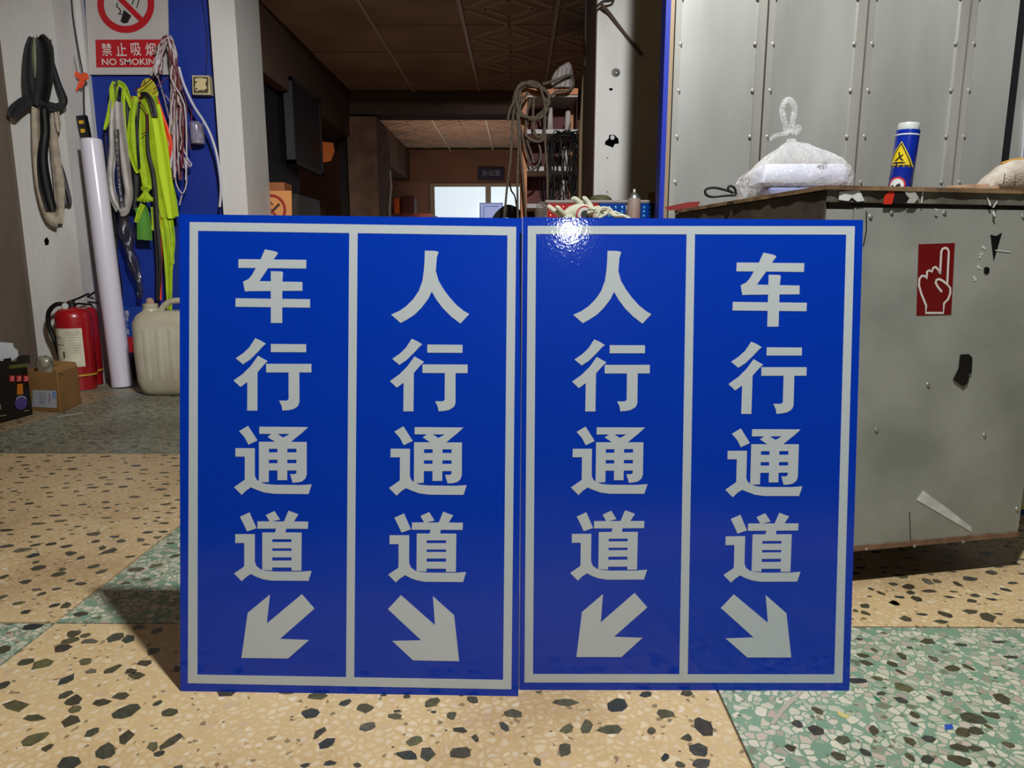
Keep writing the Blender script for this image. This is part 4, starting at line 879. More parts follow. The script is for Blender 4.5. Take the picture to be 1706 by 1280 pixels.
for (x, y, r) in ((1012, 263, 1.3), (1012, 320, 1.5)): hole('plaster_chip', 'tiny dark chip in the white pillar ' + ('under the ragged pipe hole' if y < 300 else 'close over the light bar'), 'chip', x, y, r, mat('dark_chip_fill', '33312e', .8), int(x+y), 6)
G().tube([at(1000, 5, YJ-.06), at(1014, 20, YJ-.03), at(1040, 55, YJ-.012), at(1069, 92, YJ-.012)], .009, 7).build('diagonal_tube', mat('brown_tube', '4a3832', .7), None, smooth=True, label='brown tube running diagonally across the top of the white pillar', category='cable')  # thin brown tube slanting over the pillar top
G().tube(pxpath([(994, 12, -.05), (1004, 3, -.06), (1020, 0, -.05), (1024, -14, -.05)], YJ, 4), .007, 6).build('cable_end', cbm, None, smooth=True, label='short black cable end curling at the top of the white pillar', category='cable')

# ------------------------------------------------------------------ left: hanging things
def hook(parent, x, y, Y, d=.05):
    c = at(x, y, Y); G().tube([c+Vector((0, d, 0)), c-Vector((0, .01, 0)), c+Vector((0, -.014, .012))], .003, 6).build('nail', steel, parent)
YS = YP-.05
grey = mat('dark_grey_webbing', '1e2024', .8, col2='15171a', scale=20, bump=.4, bscale=200)
blk_w = mat('black_webbing', '050607', .6, col2='0c1114', scale=12); beige = mat('beige_webbing', 'a59a88', .85, col2='8a7e6e', scale=20); olive = mat('olive_webbing', '6c7358', .8)
st = thing('strap_bundle', 'black, grey and beige webbing straps hung on the white wall pillar', 'straps', at(68, 385, YS))
def sband(name, parent, pts, Y, m, k=4, flat=.005, twist=0, n=10):   # pts (x, y, width_px[, dY])
    sp = smoothpath([at(p[0], p[1], Y+(p[3] if len(p) > 3 else 0)) for p in pts], k); rs = []
    for i in range(len(pts)-1):
        for j in range(k): rs.append((pts[i][2]+(pts[i+1][2]-pts[i][2])*j/k)/2*Y/FPX)
    rs.append(pts[-1][2]/2*Y/FPX); q = random.Random(int(pts[0][0]*7+pts[0][1]*13+pts[-1][0])); ph, fr = q.uniform(0, 6), q.uniform(3.2, 5.5)
    rings = []; m_ = len(sp)
    for i in range(m_):
        t = (sp[min(i+1, m_-1)]-sp[max(i-1, 0)]).normalized(); N = Matrix.Rotation(twist*math.sin(i*.9), 3, t) @ Vector((0, -1, 0))
        B = t.cross(N).normalized(); N = B.cross(t).normalized(); r = max(rs[i], .0015); fr_, bk = [], []
        for j in range(9):
            u = -1+j/4; wv = min(flat*.9, r*.35)*math.sin(u*fr+ph+i*.11)+flat*.25*noise.noise(Vector((i*.45, u*2.2, ph)))
            fr_.append(sp[i]+B*(r*u)+N*(wv+.0011)); bk.append(sp[i]+B*(r*u)+N*(wv-.0011))
        rings.append(fr_+bk[::-1])
    g = G(); g.loft(rings); return g.build(name, m, parent, smooth=50)
for pts, m in (
    ([(54, 62, 10), (50, 85, 18), (48, 120, 19), (50, 150, 22), (56, 172, 20), (60, 180, 12)], grey),
    ([(58, 62, 7, -.01), (56, 90, 8, -.01), (60, 130, 6, -.01)], olive),
    ([(66, 60, 14, -.02), (75, 80, 26, -.02), (76, 120, 27, -.02), (70, 160, 26, -.02), (66, 178, 18, -.02)], blk_w),
    ([(82, 66, 8, 0), (87, 100, 6, 0), (98, 140, 9, 0), (107, 168, 12, 0), (96, 178, 12, -.01), (78, 176, 14, -.02), (64, 172, 14, -.02)], grey),
    ([(52, 165, 18, -.01), (36, 175, 20, -.01), (24, 186, 20, -.01), (20, 196, 14, -.01)], grey),
    ([(60, 178, 12, 0), (60, 220, 13, 0), (62, 280, 12, 0), (70, 330, 14, 0), (84, 362, 20, 0), (98, 372, 18, 0)], beige),
    ([(90, 178, 10, .01), (88, 220, 14, .01), (93, 270, 16, .01), (98, 310, 18, .01), (98, 350, 16, .01), (97, 372, 14, .01)], beige),
    ([(74, 180, 14, -.02), (76, 220, 16, -.02), (71, 262, 18, -.02), (76, 310, 22, -.02), (86, 350, 18, -.02)], blk_w),
    ([(94, 180, 6, 0), (97, 205, 10, 0), (98, 220, 5, 0)], beige),
    ([(92, 255, 5, .02), (103, 290, 10, .02), (112, 330, 12, .02), (113, 343, 10, .02)], blk_w)): sband('strap', st, pts, YS, m)
hook(st, 64, 64, YS)
g = G(); PPi = planeY(YP); g.ppoly(PPi, [(74, 400), (78, 395), (82, 401), (81, 408), (76, 409)], .0005, .002); g.build('plaster_hole', pit, None, label='small dark hole in the white pillar below the hanging straps', category='hole')
# cord with ribbon and plug box
pc = thing('pull_cord', 'thin black cord with orange ribbon bow and a black switch box', 'cord', at(143, 232, YW-.10))
YC = YW-.10
G().tube(pxpath([(118, -20), (122, 30), (131, 85), (139, 130), (140, 165), (141, 196)], YC, 5), .004, 6).build('cord', cbm, pc, smooth=True)
G().tube(pxpath([(100, -20), (112, 50), (124, 100), (130, 128)], YC, 5), .003, 6).build('cord', mat('grey_cord', '6f6a64', .7), pc, smooth=True)
sw = planeY(YC-.01)
G().ppoly(sw, [(131, 195), (146, 193), (153, 229), (139, 230)], 0, .03).build('switch_box', black, pc)
for q in ([(136, 203), (144, 202), (145.5, 207.5), (137.5, 208.5)], [(139, 217), (146, 216), (147.5, 222), (140.5, 223)]): G().ppoly(sw, q, .0305, .001).build('yellow_button', mat('amber_button', 'c8961c', .4), pc)
rib = mat('orange_ribbon', 'd24a1e', .7)
for pts in ([(135, 128, 4), (128, 122, 7), (130, 128, 5), (136, 130, 4)], [(135, 128, 4), (142, 124, 6), (145, 130, 5), (137, 132, 4)], [(135, 130, 4), (133, 140, 6), (127, 152, 3)], [(136, 130, 4), (138, 138, 5), (134, 146, 3)]): sband('ribbon', pc, pts, YC-.015, rib, flat=.002)
# large white roll leaning
ra, rbt = at(151.5, 233, 4.16), gz(201, 646)
axx = (ra-rbt); Lr = axx.length; rad = (at(168, 240, 4.16)-at(135, 240, 4.16)).length/2
rbt2 = rbt+Vector((0, .02, rad*math.sin(math.atan2(Vector((axx.x, axx.y)).length, axx.z))+.001))
axx = (ra-rbt2); Lr = axx.length
roll = thing('film_roll', 'tall glossy white film roll leaning against the wall corner', 'roll', rbt2)
G().lathe(rbt2, [(rad*.2, .0005), (rad*.98, 0), (rad*1.02, .01), (rad, Lr-.01), (rad*.97, Lr), (rad*.3, Lr+.0005)], 32, axx).build('outer_wrap', mat('glossy_white_film', 'cfcbd8', .22, coat=.6, bump=.15, bscale=30, stretch=(1, 1, .1)), roll, smooth=True)
G().lathe(rbt2, [(rad*.3, -.004), (rad*.34, .001), (rad*.34, .002)], 16, axx).build('core', mat('roll_core', '3a3430', .8), roll)
# no smoking wall sign
PSg = planeY(YW-.012)
nsg = thing('no_smoking_sign', 'white no smoking wall sign with red circle and red text strip', 'sign', PSg.hit(213, 125))
G().ppoly(PSg, [(139, -75), (279, -75), (283, 125), (150, 125)], 0, .008).build('plate', mat('sign_plate_white', 'b5b1ae', .5, col2='a9a5a2', scale=3), nsg)
redm = mat('sign_red', 'a81622', .45)
nosmoke(PSg, 211, 8, 42, 11, nsg, redm, blk, .009)
G().ppoly(PSg, [(160.5, 67), (272, 66.5), (272, 112.5), (162, 113)], .009, .0006).build('red_strip', redm, nsg)
wht = mat('sign_white_text', 'c4bcb8', .5)
for k, ch in enumerate('禁止吸烟'): lettering(PSg, ch, 170+24.3*k, 72.5, 189+24.3*k, 94, wht, nsg, .0105, .009)
lettering(PSg, 'NO SMOKING', 171, 98.5, 272, 109, wht, nsg, .0105, .014)
g = G(); g.ppoly(PSg, T(0, 0, 3.369, [(700,58),(742,92),(722,130),(700,135),(682,122)]), .0095, .0006)
stroke(g, PSg, T(0, 0, 3.369, [(745,30),(770,-30),(798,-40),(772,48)]), 1.6, .0095, .0006); stroke(g, PSg, T(0, 0, 3.369, [(665,20),(660,40),(676,52),(684,70),(668,80),(690,84)]), 2, .0095, .0006)
g.build('cigarette', blk, nsg)
# junction box
jb = thing('junction_box', 'cream junction box with torn cover on the blue wall', 'junction box', at(338, 158, YW-.03))
PJ = planeY(YW-.045)
g = G(); g.prism([PJ.pt(*PJ.uv(*q)) for q in ((320, 125.5), (348, 126), (351, 158), (321, 157.5))], (0, .045, 0)); g.build('box', mat('cream_plastic', 'b8ab86', .5), jb)
G().ppoly(PJ, [(322, 128), (347, 128.5), (347, 155), (323, 155)], .0005, .001).build('scorched_face', mat('scorched_cream', '4a4028', .6), jb)
G().ppoly(PJ, [(325, 131), (334, 130), (345, 132), (343, 138), (345, 147), (342, 151), (334, 150), (327, 152), (325, 147), (326, 140)], .002, .001).build('plate', mat('cream_plate', 'c6b88c', .5), jb)
for x, y in ((327, 137), (328, 148), (344, 141), (343, 150)): G().ppoly(PJ, [(x-1.3, y-1.3), (x+1.3, y-1.2), (x+1.3, y+1.3), (x-1.3, y+1.2)], .0035, .0005).build('terminal', blk, jb)
G().tube(pxpath([(334, -20), (341, 30), (345, 70), (343, 124)], YW-.006, 5), .003, 6).build('wall_cable', mat('navy_cable', '0b1746', .6), None, smooth=True, label='dark blue cable running down the wall to the junction box', category='cable')
# clear cup holder
ch = at(330, 240, YW-.05); cup = thing('wall_cup', 'clear plastic cup fixed to the blue wall under the junction box', 'cup', ch)
rc2 = (at(342, 220, YW-.05).x-at(319, 220, YW-.05).x)/2
G().lathe(ch, [(rc2*.9, 0), (rc2*.95, .005), (rc2, (at(330, 204, YW-.05).z-ch.z))], 24, cap=False).build('cup_wall', mat('clear_plastic', 'b0a8b8', .12, alpha=.35, coat=.5), cup, smooth=True)
G().lathe(ch, [(rc2*.88, .0), (rc2*.88, .025), (.001, .026)], 24).build('cup_base', mat('clear_plastic_base', '867c88', .2, alpha=.75), cup, smooth=True)
G().box(ch.x-.012, ch.x+.012, YW-.05+rc2*.9, YW-.0005, ch.z+.04, ch.z+.07).build('wall_clip', mat('clip_white', '9a96a0', .5), cup)
# wire bundle
YWi = YW-.09
wr = thing('wire_bundle', 'bundle of thin white, brown and maroon wires hung beside the sign', 'wires', at(300, 330, YWi))
q = random.Random(12)
wcols = [mat('wire_white', 'b9b0b4', .5), mat('wire_brown', '5e382c', .5), mat('wire_maroon', '6c2430', .5), mat('wire_pale', '9c8c84', .5)]
for k in range(44):
    xb = 294+q.gauss(2, 8); L_ = q.choice((150, 180, 210, 250, 280, 300))
    pts = [(264+q.uniform(-9, 9), 100+q.uniform(-22, 26)), (270+q.uniform(-5, 5), 76+q.uniform(-6, 6)), (280+q.uniform(-4, 6), 62+q.uniform(-4, 5)), (286+q.uniform(-6, 10), 90), (291+q.uniform(-7, 9), 130), (xb, 175), (xb+q.uniform(-2, 5), L_*.85), (xb+q.uniform(-2, 8), L_)]
    if k % 4 == 3: pts = pts[:3][::-1]+[(266+q.uniform(-6, 6), 96), (258+q.uniform(-10, 8), 118+q.uniform(0, 12))]
    G().tube(pxpath([(x, y, q.uniform(-.03, .03)) for x, y in pts], YWi, 3), q.choice((.003, .004, .005)), 5).build('wire', wcols[k % 4 if q.random() > .35 else 0], wr, smooth=True)
for pts in ([(300, 250), (292, 290), (296, 312), (305, 322), (311, 300), (307, 262)], [(306, 250), (313, 265), (319, 274), (316, 277), (311, 268)], [(303, 325), (299, 342)]):
    G().tube(pxpath(pts, YWi, 4), .004, 6).build('wire', wcols[0], wr, smooth=True)
for pts in ([(262, 125), (274, 165), (285, 210), (296, 250)], [(275, 158), (290, 180), (296, 200)]):
    G().tube(pxpath(pts, YWi+.02, 4), .0035, 5).build('wire', wcols[3], wr, smooth=True)
hook(wr, 279, 62, YWi, .09)
G().tube(pxpath([(298, 112), (306, 140), (322, 175), (340, 203), (352, 228), (362, 262), (368, 310), (366, 345)], YJ-.02, 5), .0075, 7).build('hanging_flex', mat('white_cord_smooth', 'b2b2be', .5), None, smooth=True, label='smooth white cord sweeping across the blue wall to the jamb', category='cord')
# hi-vis tape bundles
ly = mat('lime_ribbon', 'a5c40e', .75, col2='90ae0c', scale=16, bump=.3, bscale=90); gt = mat('silver_ribbon', 'aaa5a0', .5, metal=.1, col2='8f8a84', scale=9)
org = mat('fluorescent_orange', 'ea4818', .7); dkr = mat('black_ribbon', '070707', .6); grn = mat('green_ribbon', '4d8a2c', .8)
clr = mat('crinkled_clear_film', '34302c', .3, alpha=.45, coat=.25, bump=1, bscale=40)
YV = YW-.10
h1 = thing('reflective_strap_bundle', 'silver and lime reflective straps hung in a long loop on the blue wall', 'straps', at(206, 360, YV))
for pts, m in (
    ([(190, 150, 7), (184, 180, 7), (178, 205, 6), (174, 216, 4)], ly), ([(194, 138, 12), (190, 150, 14), (189, 168, 11)], ly), ([(196, 137, 8), (207, 145, 9), (214, 162, 8), (219, 180, 5)], ly),
    ([(206, 145, 6, -.01), (205, 175, 6, -.01), (209, 230, 5, -.01)], ly),
    ([(190, 168, 13), (188, 210, 14), (188, 250, 14), (184, 290, 13), (188, 325, 14), (200, 350, 16)], gt),
    ([(199, 170, 14, -.01), (201, 210, 16, -.01), (206, 250, 16, -.01), (212, 295, 15, -.01), (215, 325, 14, -.01), (208, 350, 16, -.01), (200, 354, 12, -.01)], gt),
    ([(193, 140, 6), (196, 165, 6), (196, 210, 5)], dkr), ([(213, 160, 10, .02), (216, 200, 16, .02), (222, 250, 18, .02), (228, 300, 18, .02), (224, 350, 12, .02)], dkr),
    ([(195, 215, 8, -.02), (197, 260, 8, -.02), (200, 310, 10, -.02), (204, 345, 10, -.02)], clr)): sband('strap', h1, pts, YV, m)
hook(h1, 195, 138, YV, .1)
G().tube(pxpath([(174, 215), (177, 250), (181, 290), (183, 330), (186, 400), (192, 500)], YV+.03, 4), .004, 6).build('cable', cbm, h1, smooth=True)
sband('clear_film', h1, [(206, 350, 26), (210, 380, 30), (212, 410, 24), (222, 440, 18), (232, 480, 12), (233, 498, 6)], YV, clr, flat=.015, twist=.4, n=14)
sband('black_film', h1, [(182, 300, 14, .04), (186, 360, 16, .04), (190, 420, 16, .04), (196, 480, 16, .04), (200, 530, 12, .04)], YV, mat('black_film', '0b0b0c', .25), flat=.01, twist=.3)
h2 = thing('high_visibility_bundle', 'lime and orange high-visibility ribbons tied in a bunch on the blue wall', 'ribbons', at(262, 500, YV))
for pts, m in (
    ([(238, 136, 12), (244, 142, 26), (246, 155, 34), (247, 162, 30)], mat('ochre_lime_cloth', 'a09a1e', .8, col2='b4b428', scale=30)),
    ([(225, 160, 8), (219, 200, 10), (219, 240, 16), (224, 268, 12), (231, 288, 8)], ly),
    ([(236, 165, 14, -.01), (236, 200, 15, -.01), (238, 250, 18, -.01), (244, 290, 20, -.01), (245, 312, 14, -.01)], ly),
    ([(250, 160, 22, -.02), (254, 200, 30, -.02), (262, 240, 34, -.02), (268, 290, 32, -.02), (277, 330, 32, -.02), (283, 362, 28, -.02)], ly),
    ([(258, 175, 16, -.03), (268, 230, 18, -.03), (276, 290, 20, -.03), (286, 364, 12, -.03)], mat('lime_ribbon_light', 'b4d21a', .75)),
    ([(262, 300, 14, -.01), (270, 350, 16, -.01), (280, 410, 16, -.01), (284, 440, 12, -.01)], ly), ([(282, 360, 10, -.01), (288, 400, 8, -.01), (285, 450, 6, -.01), (284, 518, 6, -.01)], ly), ([(272, 380, 10, -.02), (278, 440, 9, -.02), (280, 515, 5, -.02)], ly),
    ([(258, 162, 8, 0), (266, 190, 12, 0), (277, 225, 14, 0), (281, 245, 12, 0), (280, 268, 5, 0)], org), ([(222, 160, 5, .01), (219, 190, 4, .01)], org),
    ([(260, 280, 5, -.005), (263, 340, 7, -.005), (267, 410, 8, -.005), (266, 460, 8, -.005), (267, 500, 5, -.005)], org),
    ([(232, 170, 4, -.03), (229, 220, 4, -.03), (232, 280, 4, -.03)], dkr), ([(245, 190, 5, -.03), (246, 250, 7, -.03), (256, 300, 8, -.03), (261, 380, 9, -.03), (265, 440, 8, -.03), (263, 500, 5, -.03)], dkr),
    ([(234, 158, 7, -.045), (243, 157, 7, -.045), (252, 170, 9, -.045), (258, 195, 8, -.045)], dkr),
    ([(235, 345, 20, -.005), (240, 370, 24, -.005), (241, 400, 26, -.005)], grn), ([(238, 340, 8, -.012), (231, 358, 7, -.012), (227, 371, 6, -.012)], ly), ([(254, 345, 7, -.012), (256, 370, 6, -.012), (255, 384, 5, -.012)], ly)): sband('ribbon', h2, pts, YV, m)
for k in range(9):
    a = R(200-k*24); sband('tassel', h2, [(243, 318, 4, -.02), (243+9*math.cos(a), 326-8*math.sin(-abs(a))*0+5, 5, -.03), (243+15*math.cos(a), 331+6*abs(math.sin(a)), 4, -.02)], YV, ly, k=2, flat=.003)
sband('tie', h2, [(236, 316, 8, -.02), (244, 312, 9, -.03), (251, 316, 8, -.02)], YV, ly, flat=.008)
for pts in ([(224, 152), (232, 146), (242, 140), (256, 128)], [(236, 158), (232, 166), (240, 180), (246, 200), (244, 218), (236, 224)], [(256, 150), (264, 142), (280, 128)]):
    G().tube(pxpath([(x, y, -.05) for x, y in pts], YV, 4), .0028, 5).build('thin_wire', wcols[2], h2, smooth=True)
hook(h2, 243, 138, YV, .1)
G().tube(pxpath([(286, 225), (288, 205), (292, 190)], YV, 3), .004, 5).build('wire_tail', mat('gold_black_wire', '7d6a2a', .5), None, smooth=True, label='short gold and black wire between the ribbons and the wire bundle', category='wire')
# blue notice stand behind the roll
PBn = planeY(4.36)
bn = thing('blue_notice_board', 'blue notice board with white characters behind the white roll', 'notice board', PBn.hit(218, 640))
G().ppoly(PBn, [(200, 511), (237, 511), (238, 588), (202, 588)], 0, .01).build('blue_panel', mat('notice_board_blue', '143a8e', .5), bn)
G().ppoly(PBn, [(203, 561), (230, 561), (231, 587), (204, 587)], .011, .001).build('red_label', mat('notice_red', 'a02028', .5), bn)
for k, chn in enumerate('循环使用'): lettering(PBn, chn, 209, 517+10.5*k, 217, 526+10.5*k, wht, bn, .0115, .01)
G().ppoly(PBn, [(202, 588), (238, 588), (240, 650), (206, 652)], -.002, .02).build('dark_foot_panel', mat('dark_navy_panel', '0a1020', .6), bn)
# fire extinguishers
redx = mat('extinguisher_red', '941219', .3, coat=.4)
def extinguisher(c, rad_, H, label, lead=True):
    e = thing('fire_extinguisher', label, 'fire extinguisher', c, 'fire extinguishers against the wall')
    c = Vector(c)
    G().lathe(c, [(rad_*.85, 0), (rad_*.92, .004), (rad_*.93, H*.16), (rad_, H*.18), (rad_, H*.80), (rad_*.96, H*.845), (rad_*.75, H*.885), (rad_*.35, H*.905), (rad_*.25, H*.915)], 36).build('cylinder', redx, e, smooth=50)
    G().lathe(c+Vector((0, 0, H*.91)), [(rad_*.24, 0), (rad_*.24, H*.04), (rad_*.18, H*.05), (rad_*.18, H*.07)], 16).build('valve', dark_metal, e, smooth=True)
    tz = c.z+H*.965
    G().tube([Vector((c.x-.02, c.y, tz)), Vector((c.x+.05, c.y-.01, tz+.022)), Vector((c.x+rad_*1.25, c.y-.02, tz+.05))], [.010, .009, .007], 8, flat=.006, nrm=(0, 0, 1)).build('squeeze_lever', black, e)
    G().tube([Vector((c.x-.02, c.y, tz-.02)), Vector((c.x+.05, c.y-.01, tz-.008)), Vector((c.x+rad_*1.35, c.y-.02, tz-.014))], [.010, .009, .008], 8, flat=.006, nrm=(0, 0, 1)).build('carry_handle', black, e)
    G().tube([Vector((c.x-.004, c.y-.02, tz-.006)), Vector((c.x+.008, c.y-.03, tz+.006))], .004, 6).build('red_pin', redx, e)
    g = G(); g.lathe((c.x-.012, c.y-.03, tz-.022), [(.023, 0), (.023, .012), (.02, .014)], 18, (0, -1, 0)); o = g.build('gauge', dark_metal, e)
    G().lathe((c.x-.012, c.y-.0445, tz-.022), [(.019, 0), (.018, .001)], 18, (0, -1, 0)).build('dial', mat('dial_white', 'c2c6c0', .4), o)
    hx = [Vector((c.x-.02, c.y-.01, tz-.015)), Vector((c.x-rad_*.8, c.y-.02, tz-.012)), Vector((c.x-rad_*1.35, c.y-.02, tz-.06)), Vector((c.x-rad_*1.5, c.y-.01, tz-.14)), Vector((c.x-rad_*1.25, c.y, tz-.25)), Vector((c.x-rad_*1.08, c.y, tz-.36)), Vector((c.x-rad_*1.03, c.y-.01, c.z+.035))]
    G().tube(smoothpath(hx, 5), .0125, 9).build('hose', black, e, smooth=True)
    g = G(); 
    lo_, hi_, zl0, zl1 = -1.0, .95, H*.27, H*.69
    n_ = 16; vs = []; fs = []
    for i in range(n_+1):
        a = lo_+(hi_-lo_)*i/n_
        for z in (zl0, zl1): vs.append(c+Vector((math.sin(a)*(rad_+.0008), -math.cos(a)*(rad_+.0008), z)))
    for i in range(n_): fs.append((2*i, 2*i+2, 2*i+3, 2*i+1))
    g.add(vs, fs); lb = g.build('paper_label', mat('extinguisher_paper', 'cbc7ae', .7, col2='b5ae98', scale=20), e, smooth=True)
    def mark(a0, a1, z0, z1, m):
        g = G(); n2 = 4; vs = []
        for i in range(n2+1):
            a = a0+(a1-a0)*i/n2
            for z in (z0, z1): vs.append(c+Vector((math.sin(a)*(rad_+.0014), -math.cos(a)*(rad_+.0014), z)))
        g.add(vs, [(2*i, 2*i+2, 2*i+3, 2*i+1) for i in range(n2)]); g.build('label_print', m, lb)
    gp = mat('label_grey_print', '8d8b7e', .7)
    mark(-.6, -.25, H*.595, H*.60, blk); mark(-.62, -.58, H*.57, H*.60, blk); mark(-.65, -.1, H*.508, H*.515, blk); mark(-.65, -.1, H*.475, H*.479, gp); mark(-.22, -.12, H*.37, H*.44, blk); mark(-.5, -.1, H*.36, H*.364, gp); mark(-.75, .7, H*.285, H*.292, gp)
    for k in range(9): mark(.1, .8, H*(.42+.028*k), H*(.425+.028*k), gp)
    g = G(); g.lathe(c+Vector((0, 0, H*.172)), [(rad_*.97, -.006), (rad_*1.012, -.005), (rad_*1.012, .005), (rad_*.99, .006)], 36, cap=False); g.build('yellow_band', mat('yellow_band', 'b08c2a', .5), e, smooth=True)
    return e
c1_ = gz(135, 648); ex_r = (at(160, 600, c1_.y).x-at(107, 600, c1_.y).x)/2
extinguisher((c1_.x, c1_.y, 0), ex_r, at(130, 498, c1_.y).z, 'red fire extinguisher with paper label and looped black hose, in front of its twin')
c2_ = gz(166, 636); extinguisher((c2_.x, 4.20, 0), ex_r*.86, at(160, 497, 4.1).z, 'second red fire extinguisher, half hidden between its twin and the roll')
# jerrycan
jc = gz(285, 655); jy = jc.y
xj_l, xj_r = at(232, 580, jy).x, at(232, 580, jy).x+.36
jz = at(260, 518, jy).z
jr = thing('jerrycan', 'dirty translucent white plastic jerrycan with moulded handle by the blue wall', 'jerrycan', ((xj_l+xj_r)/2, jy, 0))
jm = mat('yellowed_white_plastic', 'b9b4a3', .35, coat=.2, col2='a39b82', scale=4, detail=5)
N = jm.node_tree.nodes['Principled BSDF']; N.inputs['Subsurface Weight'].default_value = .2; N.inputs['Subsurface Radius'].default_value = (.02, .02, .015)
def jring(z, inset, r):
    x0, x1, y0, y1 = xj_l+inset, xj_r-inset, jy-.11+inset*.7, jy+.11-inset*.7; ring = []
    for cx, cy, a0 in ((x1-r, y1-r, 0), (x0+r, y1-r, 90), (x0+r, y0+r, 180), (x1-r, y0+r, 270)):
        for k in range(7): a = R(a0+k*15); ring.append(Vector((cx+r*math.cos(a), cy+r*math.sin(a), z)))
    return ring
g = G(); g.loft([jring(.001, .05, .05), jring(.01, .03, .06), jring(.035, .014, .07), jring(.08, .004, .07), jring(jz*.45, .0, .07), jring(jz*.86, .002, .07), jring(jz*.95, .02, .07), jring(jz, .05, .055), jring(jz+.002, .07, .03)]); g.build('body', jm, jr, smooth=70)
nk = at(251, 515, jy-.01)
G().lathe((nk.x, jy-.01, jz-.01), [(.045, 0), (.042, .02), (.038, .025), (.04, .03), (.04, .05), (.03, .052)], 22).build('neck', jm, jr, smooth=True)
G().lathe((nk.x, jy-.01, jz+.042), [(.022, 0), (.02, .02), (.012, .03), (.002, .032)], 12).build('stopper', mat('rag_stopper', '9b7a6a', .9, bump=1), jr, smooth=True)
hz = at(300, 502, jy).z
G().tube(smoothpath([Vector((nk.x+.045, jy, jz-.01)), Vector((nk.x+.075, jy, jz+.03)), Vector((nk.x+.12, jy, hz)), Vector((nk.x+.2, jy, hz)), Vector((nk.x+.25, jy, jz+.02)), Vector((nk.x+.26, jy, jz-.01))], 4), .017, 10).build('handle', jm, jr, smooth=True)
for xx in (xj_l+.1, xj_l+.17, xj_l+.24): G().tube([Vector((xx, jy-.108, .09)), Vector((xx, jy-.112, .2)), Vector((xx, jy-.110, jz*.8))], .016, 10, flat=.002).build('moulded_rib', jm, jr, smooth=True)
# brown carton
card = mat('brown_cardboard', '8a6534', .85, col2='7c592c', scale=6)
Yc = gz(95, 686).y
cb0 = gz(70, 684); cn = gz(102, 688); cr2 = gz(126, 676)
ctn = thing('brown_carton', 'small brown cardboard carton with a white shipping label and open flaps', 'carton', (cb0+cr2)/2)
hC = at(90, 622, cn.y).z
P0 = gz(46, 683); P1 = cn; P2 = cr2+Vector((.0, .05, 0)); P3 = P0+(P2-P1)
base = [P0, P1, P2, P3]
walls_ = [(base[i], base[(i+1) % 4]) for i in range(4)]
for a, b in walls_:
    nrm_ = Vector((-(b-a).y, (b-a).x, 0)).normalized()*.004
    G().prism([a, b, b+Vector((0, 0, hC)), a+Vector((0, 0, hC))], nrm_).build('side_panel', card, ctn)
G().prism([p+Vector((0, 0, .001)) for p in base], (0, 0, .003)).build('bottom_panel', card, ctn)
top = [p+Vector((0, 0, hC)) for p in base]
G().prism([top[3], top[2], top[2]+Vector((-.02, .02, .02)), top[3]+Vector((.02, .02, .02))], (0, -.003, .001)).build('flap', card, ctn)
G().prism([top[0], top[1], top[1]+Vector((0, .05, -.012)), top[0]+Vector((0.02, .05, -.012))], (0, 0, .003)).build('flap', card, ctn)
G().prism([top[1], top[2], top[2]+Vector((-.05, -.0, .02)), top[1]+Vector((-.04, .03, .02))], (0, 0, .003)).build('flap', card, ctn)
PCt = Plane(P0, P1-P0, (0, 0, 1))
lbl = G().ppoly(PCt, [(55, 650), (94, 651), (95, 680), (54, 678)], .001, .0006).build('shipping_label', mat('shipping_label_white', 'a6a9b0', .6), ctn)
G().ppoly(PCt, [(88, 652), (93.5, 652), (94, 664), (88.5, 664)], .002, .0004).build('label_print', mat('label_blue', '6c8fc0', .6), lbl)
for k in range(6): G().ppoly(PCt, [(66, 654+3.4*k), (77, 654+3.4*k), (77, 655.6+3.4*k), (66, 655.6+3.4*k)], .002, .0004).build('label_print', mat('label_grey', '8d919c', .6), lbl)
G().ppoly(PCt, [(82, 655), (84, 655), (84.5, 672), (82.5, 672)], .002, .0004).build('label_print', mat('label_mauve', '7d6d86', .6), lbl)
# crumpled plastic beside
cc = at(86, 600, Yc+.14)
cup2 = thing('crumpled_plastic', 'crumpled smoky plastic cup standing in the open brown carton', 'plastic', Vector((cc.x, Yc+.10, .006)))
g = G(); rings = []
for k, (r, z) in enumerate(((.022, .007), (.034, hC*.5), (.036, hC+.01), (.040, hC+.03), (.034, hC+.06), (.022, hC+.068))):
    rings.append([Vector((cc.x+.0+r*math.cos(2*PI*i/18)*(1+.3*noise.noise(Vector((i, k*1.3, 0)))), Yc+.085+r*.8*math.sin(2*PI*i/18)*(1+.3*noise.noise(Vector((i, k, 4)))), z+.008*noise.noise(Vector((i*.7, k, 7)))*(k > 1))) for i in range(18)])
g.loft(rings); g.build('shell', mat('smoky_plastic', '4e4c40', .25, col2='8d8a78', scale=30, coat=.4), cup2, smooth=40)
G().tube([gz(95, 696)+Vector((0, 0, .003)), gz(138, 689)+Vector((0, 0, .003))], .0025, 6).build('white_stick', mat('white_stick', 'a7a79c', .5), None, label='thin pale stick lying on the floor before the brown carton', category='stick')
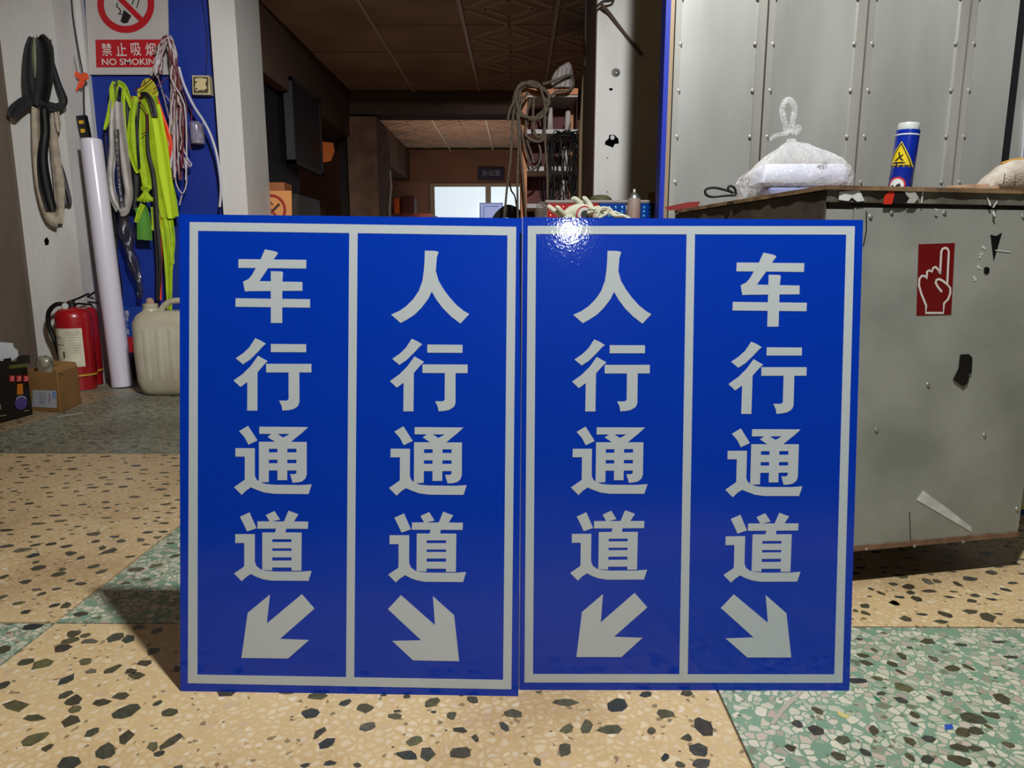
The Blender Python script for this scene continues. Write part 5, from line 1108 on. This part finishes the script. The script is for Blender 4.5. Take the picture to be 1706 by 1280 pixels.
# black product box with bulb print
bxm = mat('black_printed_card', '0e0c0c', .35, coat=.15)
q0, q1 = gz(-60, 722), gz(54.5, 691)
Pbx = Plane(q0, q1-q0, (0, 0, 1)); hB = Pbx.uv(50, 597)[1]
bb = thing('black_bulb_box', 'black open-topped product box with a printed light bulb', 'box', (q0+q1)/2)
dB = Vector((-(q1-q0).y, (q1-q0).x, 0)).normalized()
G().prism([q0, q1, q1+dB*.22, q0+dB*.22], (0, 0, hB-.03)).build('body', bxm, bb)
G().ppoly(Pbx, T(0, 340, 3.2, [(-60, 830), (20, 838), (22, 826), (60, 820), (62, 838), (80, 842), (92, 836), (98, 812), (130, 804), (158, 806), (160, 850), (-60, 900)]), -.004, .004).build('torn_rim', bxm, bb)
flw = mat('white_card_flap', 'b4b6ba', .7)
u1 = q1+Vector((0, 0, hB-.03))
G().ppoly(Pbx, T(0, 340, 3.2, [(30, 736), (125, 742), (130, 765), (150, 780), (155, 812), (120, 840), (70, 850), (40, 830)]), -.06, .003).build('white_flap', flw, bb)
G().ppoly(Pbx, T(0, 340, 3.2, [(0, 700), (12, 730), (38, 830), (-20, 850), (-40, 720)]), -.03, .003).build('white_flap', flw, bb)
pr = lambda *L_: T(0, 550, 7.755, L_)
ob = G().ppoly(Pbx, pr((222,700),(290,695),(298,830),(218,838)), .0008, .0005).build('bulb_neck_print', mat('bulb_orange', 'b5661a', .4), bb)
G().ppoly(Pbx, [(x, y) for x, y in T(0, 550, 7.755, [(268+78*math.cos(2*PI*k/24), 945+84*math.sin(2*PI*k/24)) for k in range(24)])], .0008, .0005).build('bulb_globe_print', mat('bulb_purple', '4a3a7c', .35), bb)
g = G(); stroke(g, Pbx, pr((205,900),(225,868),(270,855),(315,866),(335,895)), 1.6, .0016, .0004); g.build('bulb_highlight_print', mat('bulb_pale', '8e93a8', .4), bb)
for x in (122, 212, 302): G().ppoly(Pbx, pr((x,592),(x+64,586),(x+64,662),(x+2,668)), .0008, .0005).build('red_panel_print', mat('print_red', 'b0262a', .4), bb); 
for x in (122, 212, 302): g = G(); stroke(g, Pbx, pr((x+14,612),(x+34,608),(x+34,634),(x+52,606)), 1.1, .0015, .0003); stroke(g, Pbx, pr((x+8,650),(x+56,645)), .9, .0015, .0003); g.build('panel_mark_print', mat('print_pink', 'd49a94', .5), bb)
g = G(); stroke(g, Pbx, pr((118,495),(118,462),(355,436),(355,470),(118,495)), 1, .0008, .0005)
for k in range(8): stroke(g, Pbx, pr((135+26*k,486-2.6*k),(150+26*k,460-2.6*k)), 1.6, .0008, .0005)
g.build('olive_print', mat('print_olive', '5a5c20', .5), bb)
g = G(); stroke(g, Pbx, pr((312,1048),(372,1036)), 1, .0008, .0005); stroke(g, Pbx, pr((-10,1112),(80,1100)), 1, .0008, .0005); stroke(g, Pbx, pr((-6,985),(8,965),(4,1000),(16,1030)), 1.2, .0008, .0005); g.build('small_print', mat('print_tan', '8d8a66', .5), bb)
# cable box lead above left
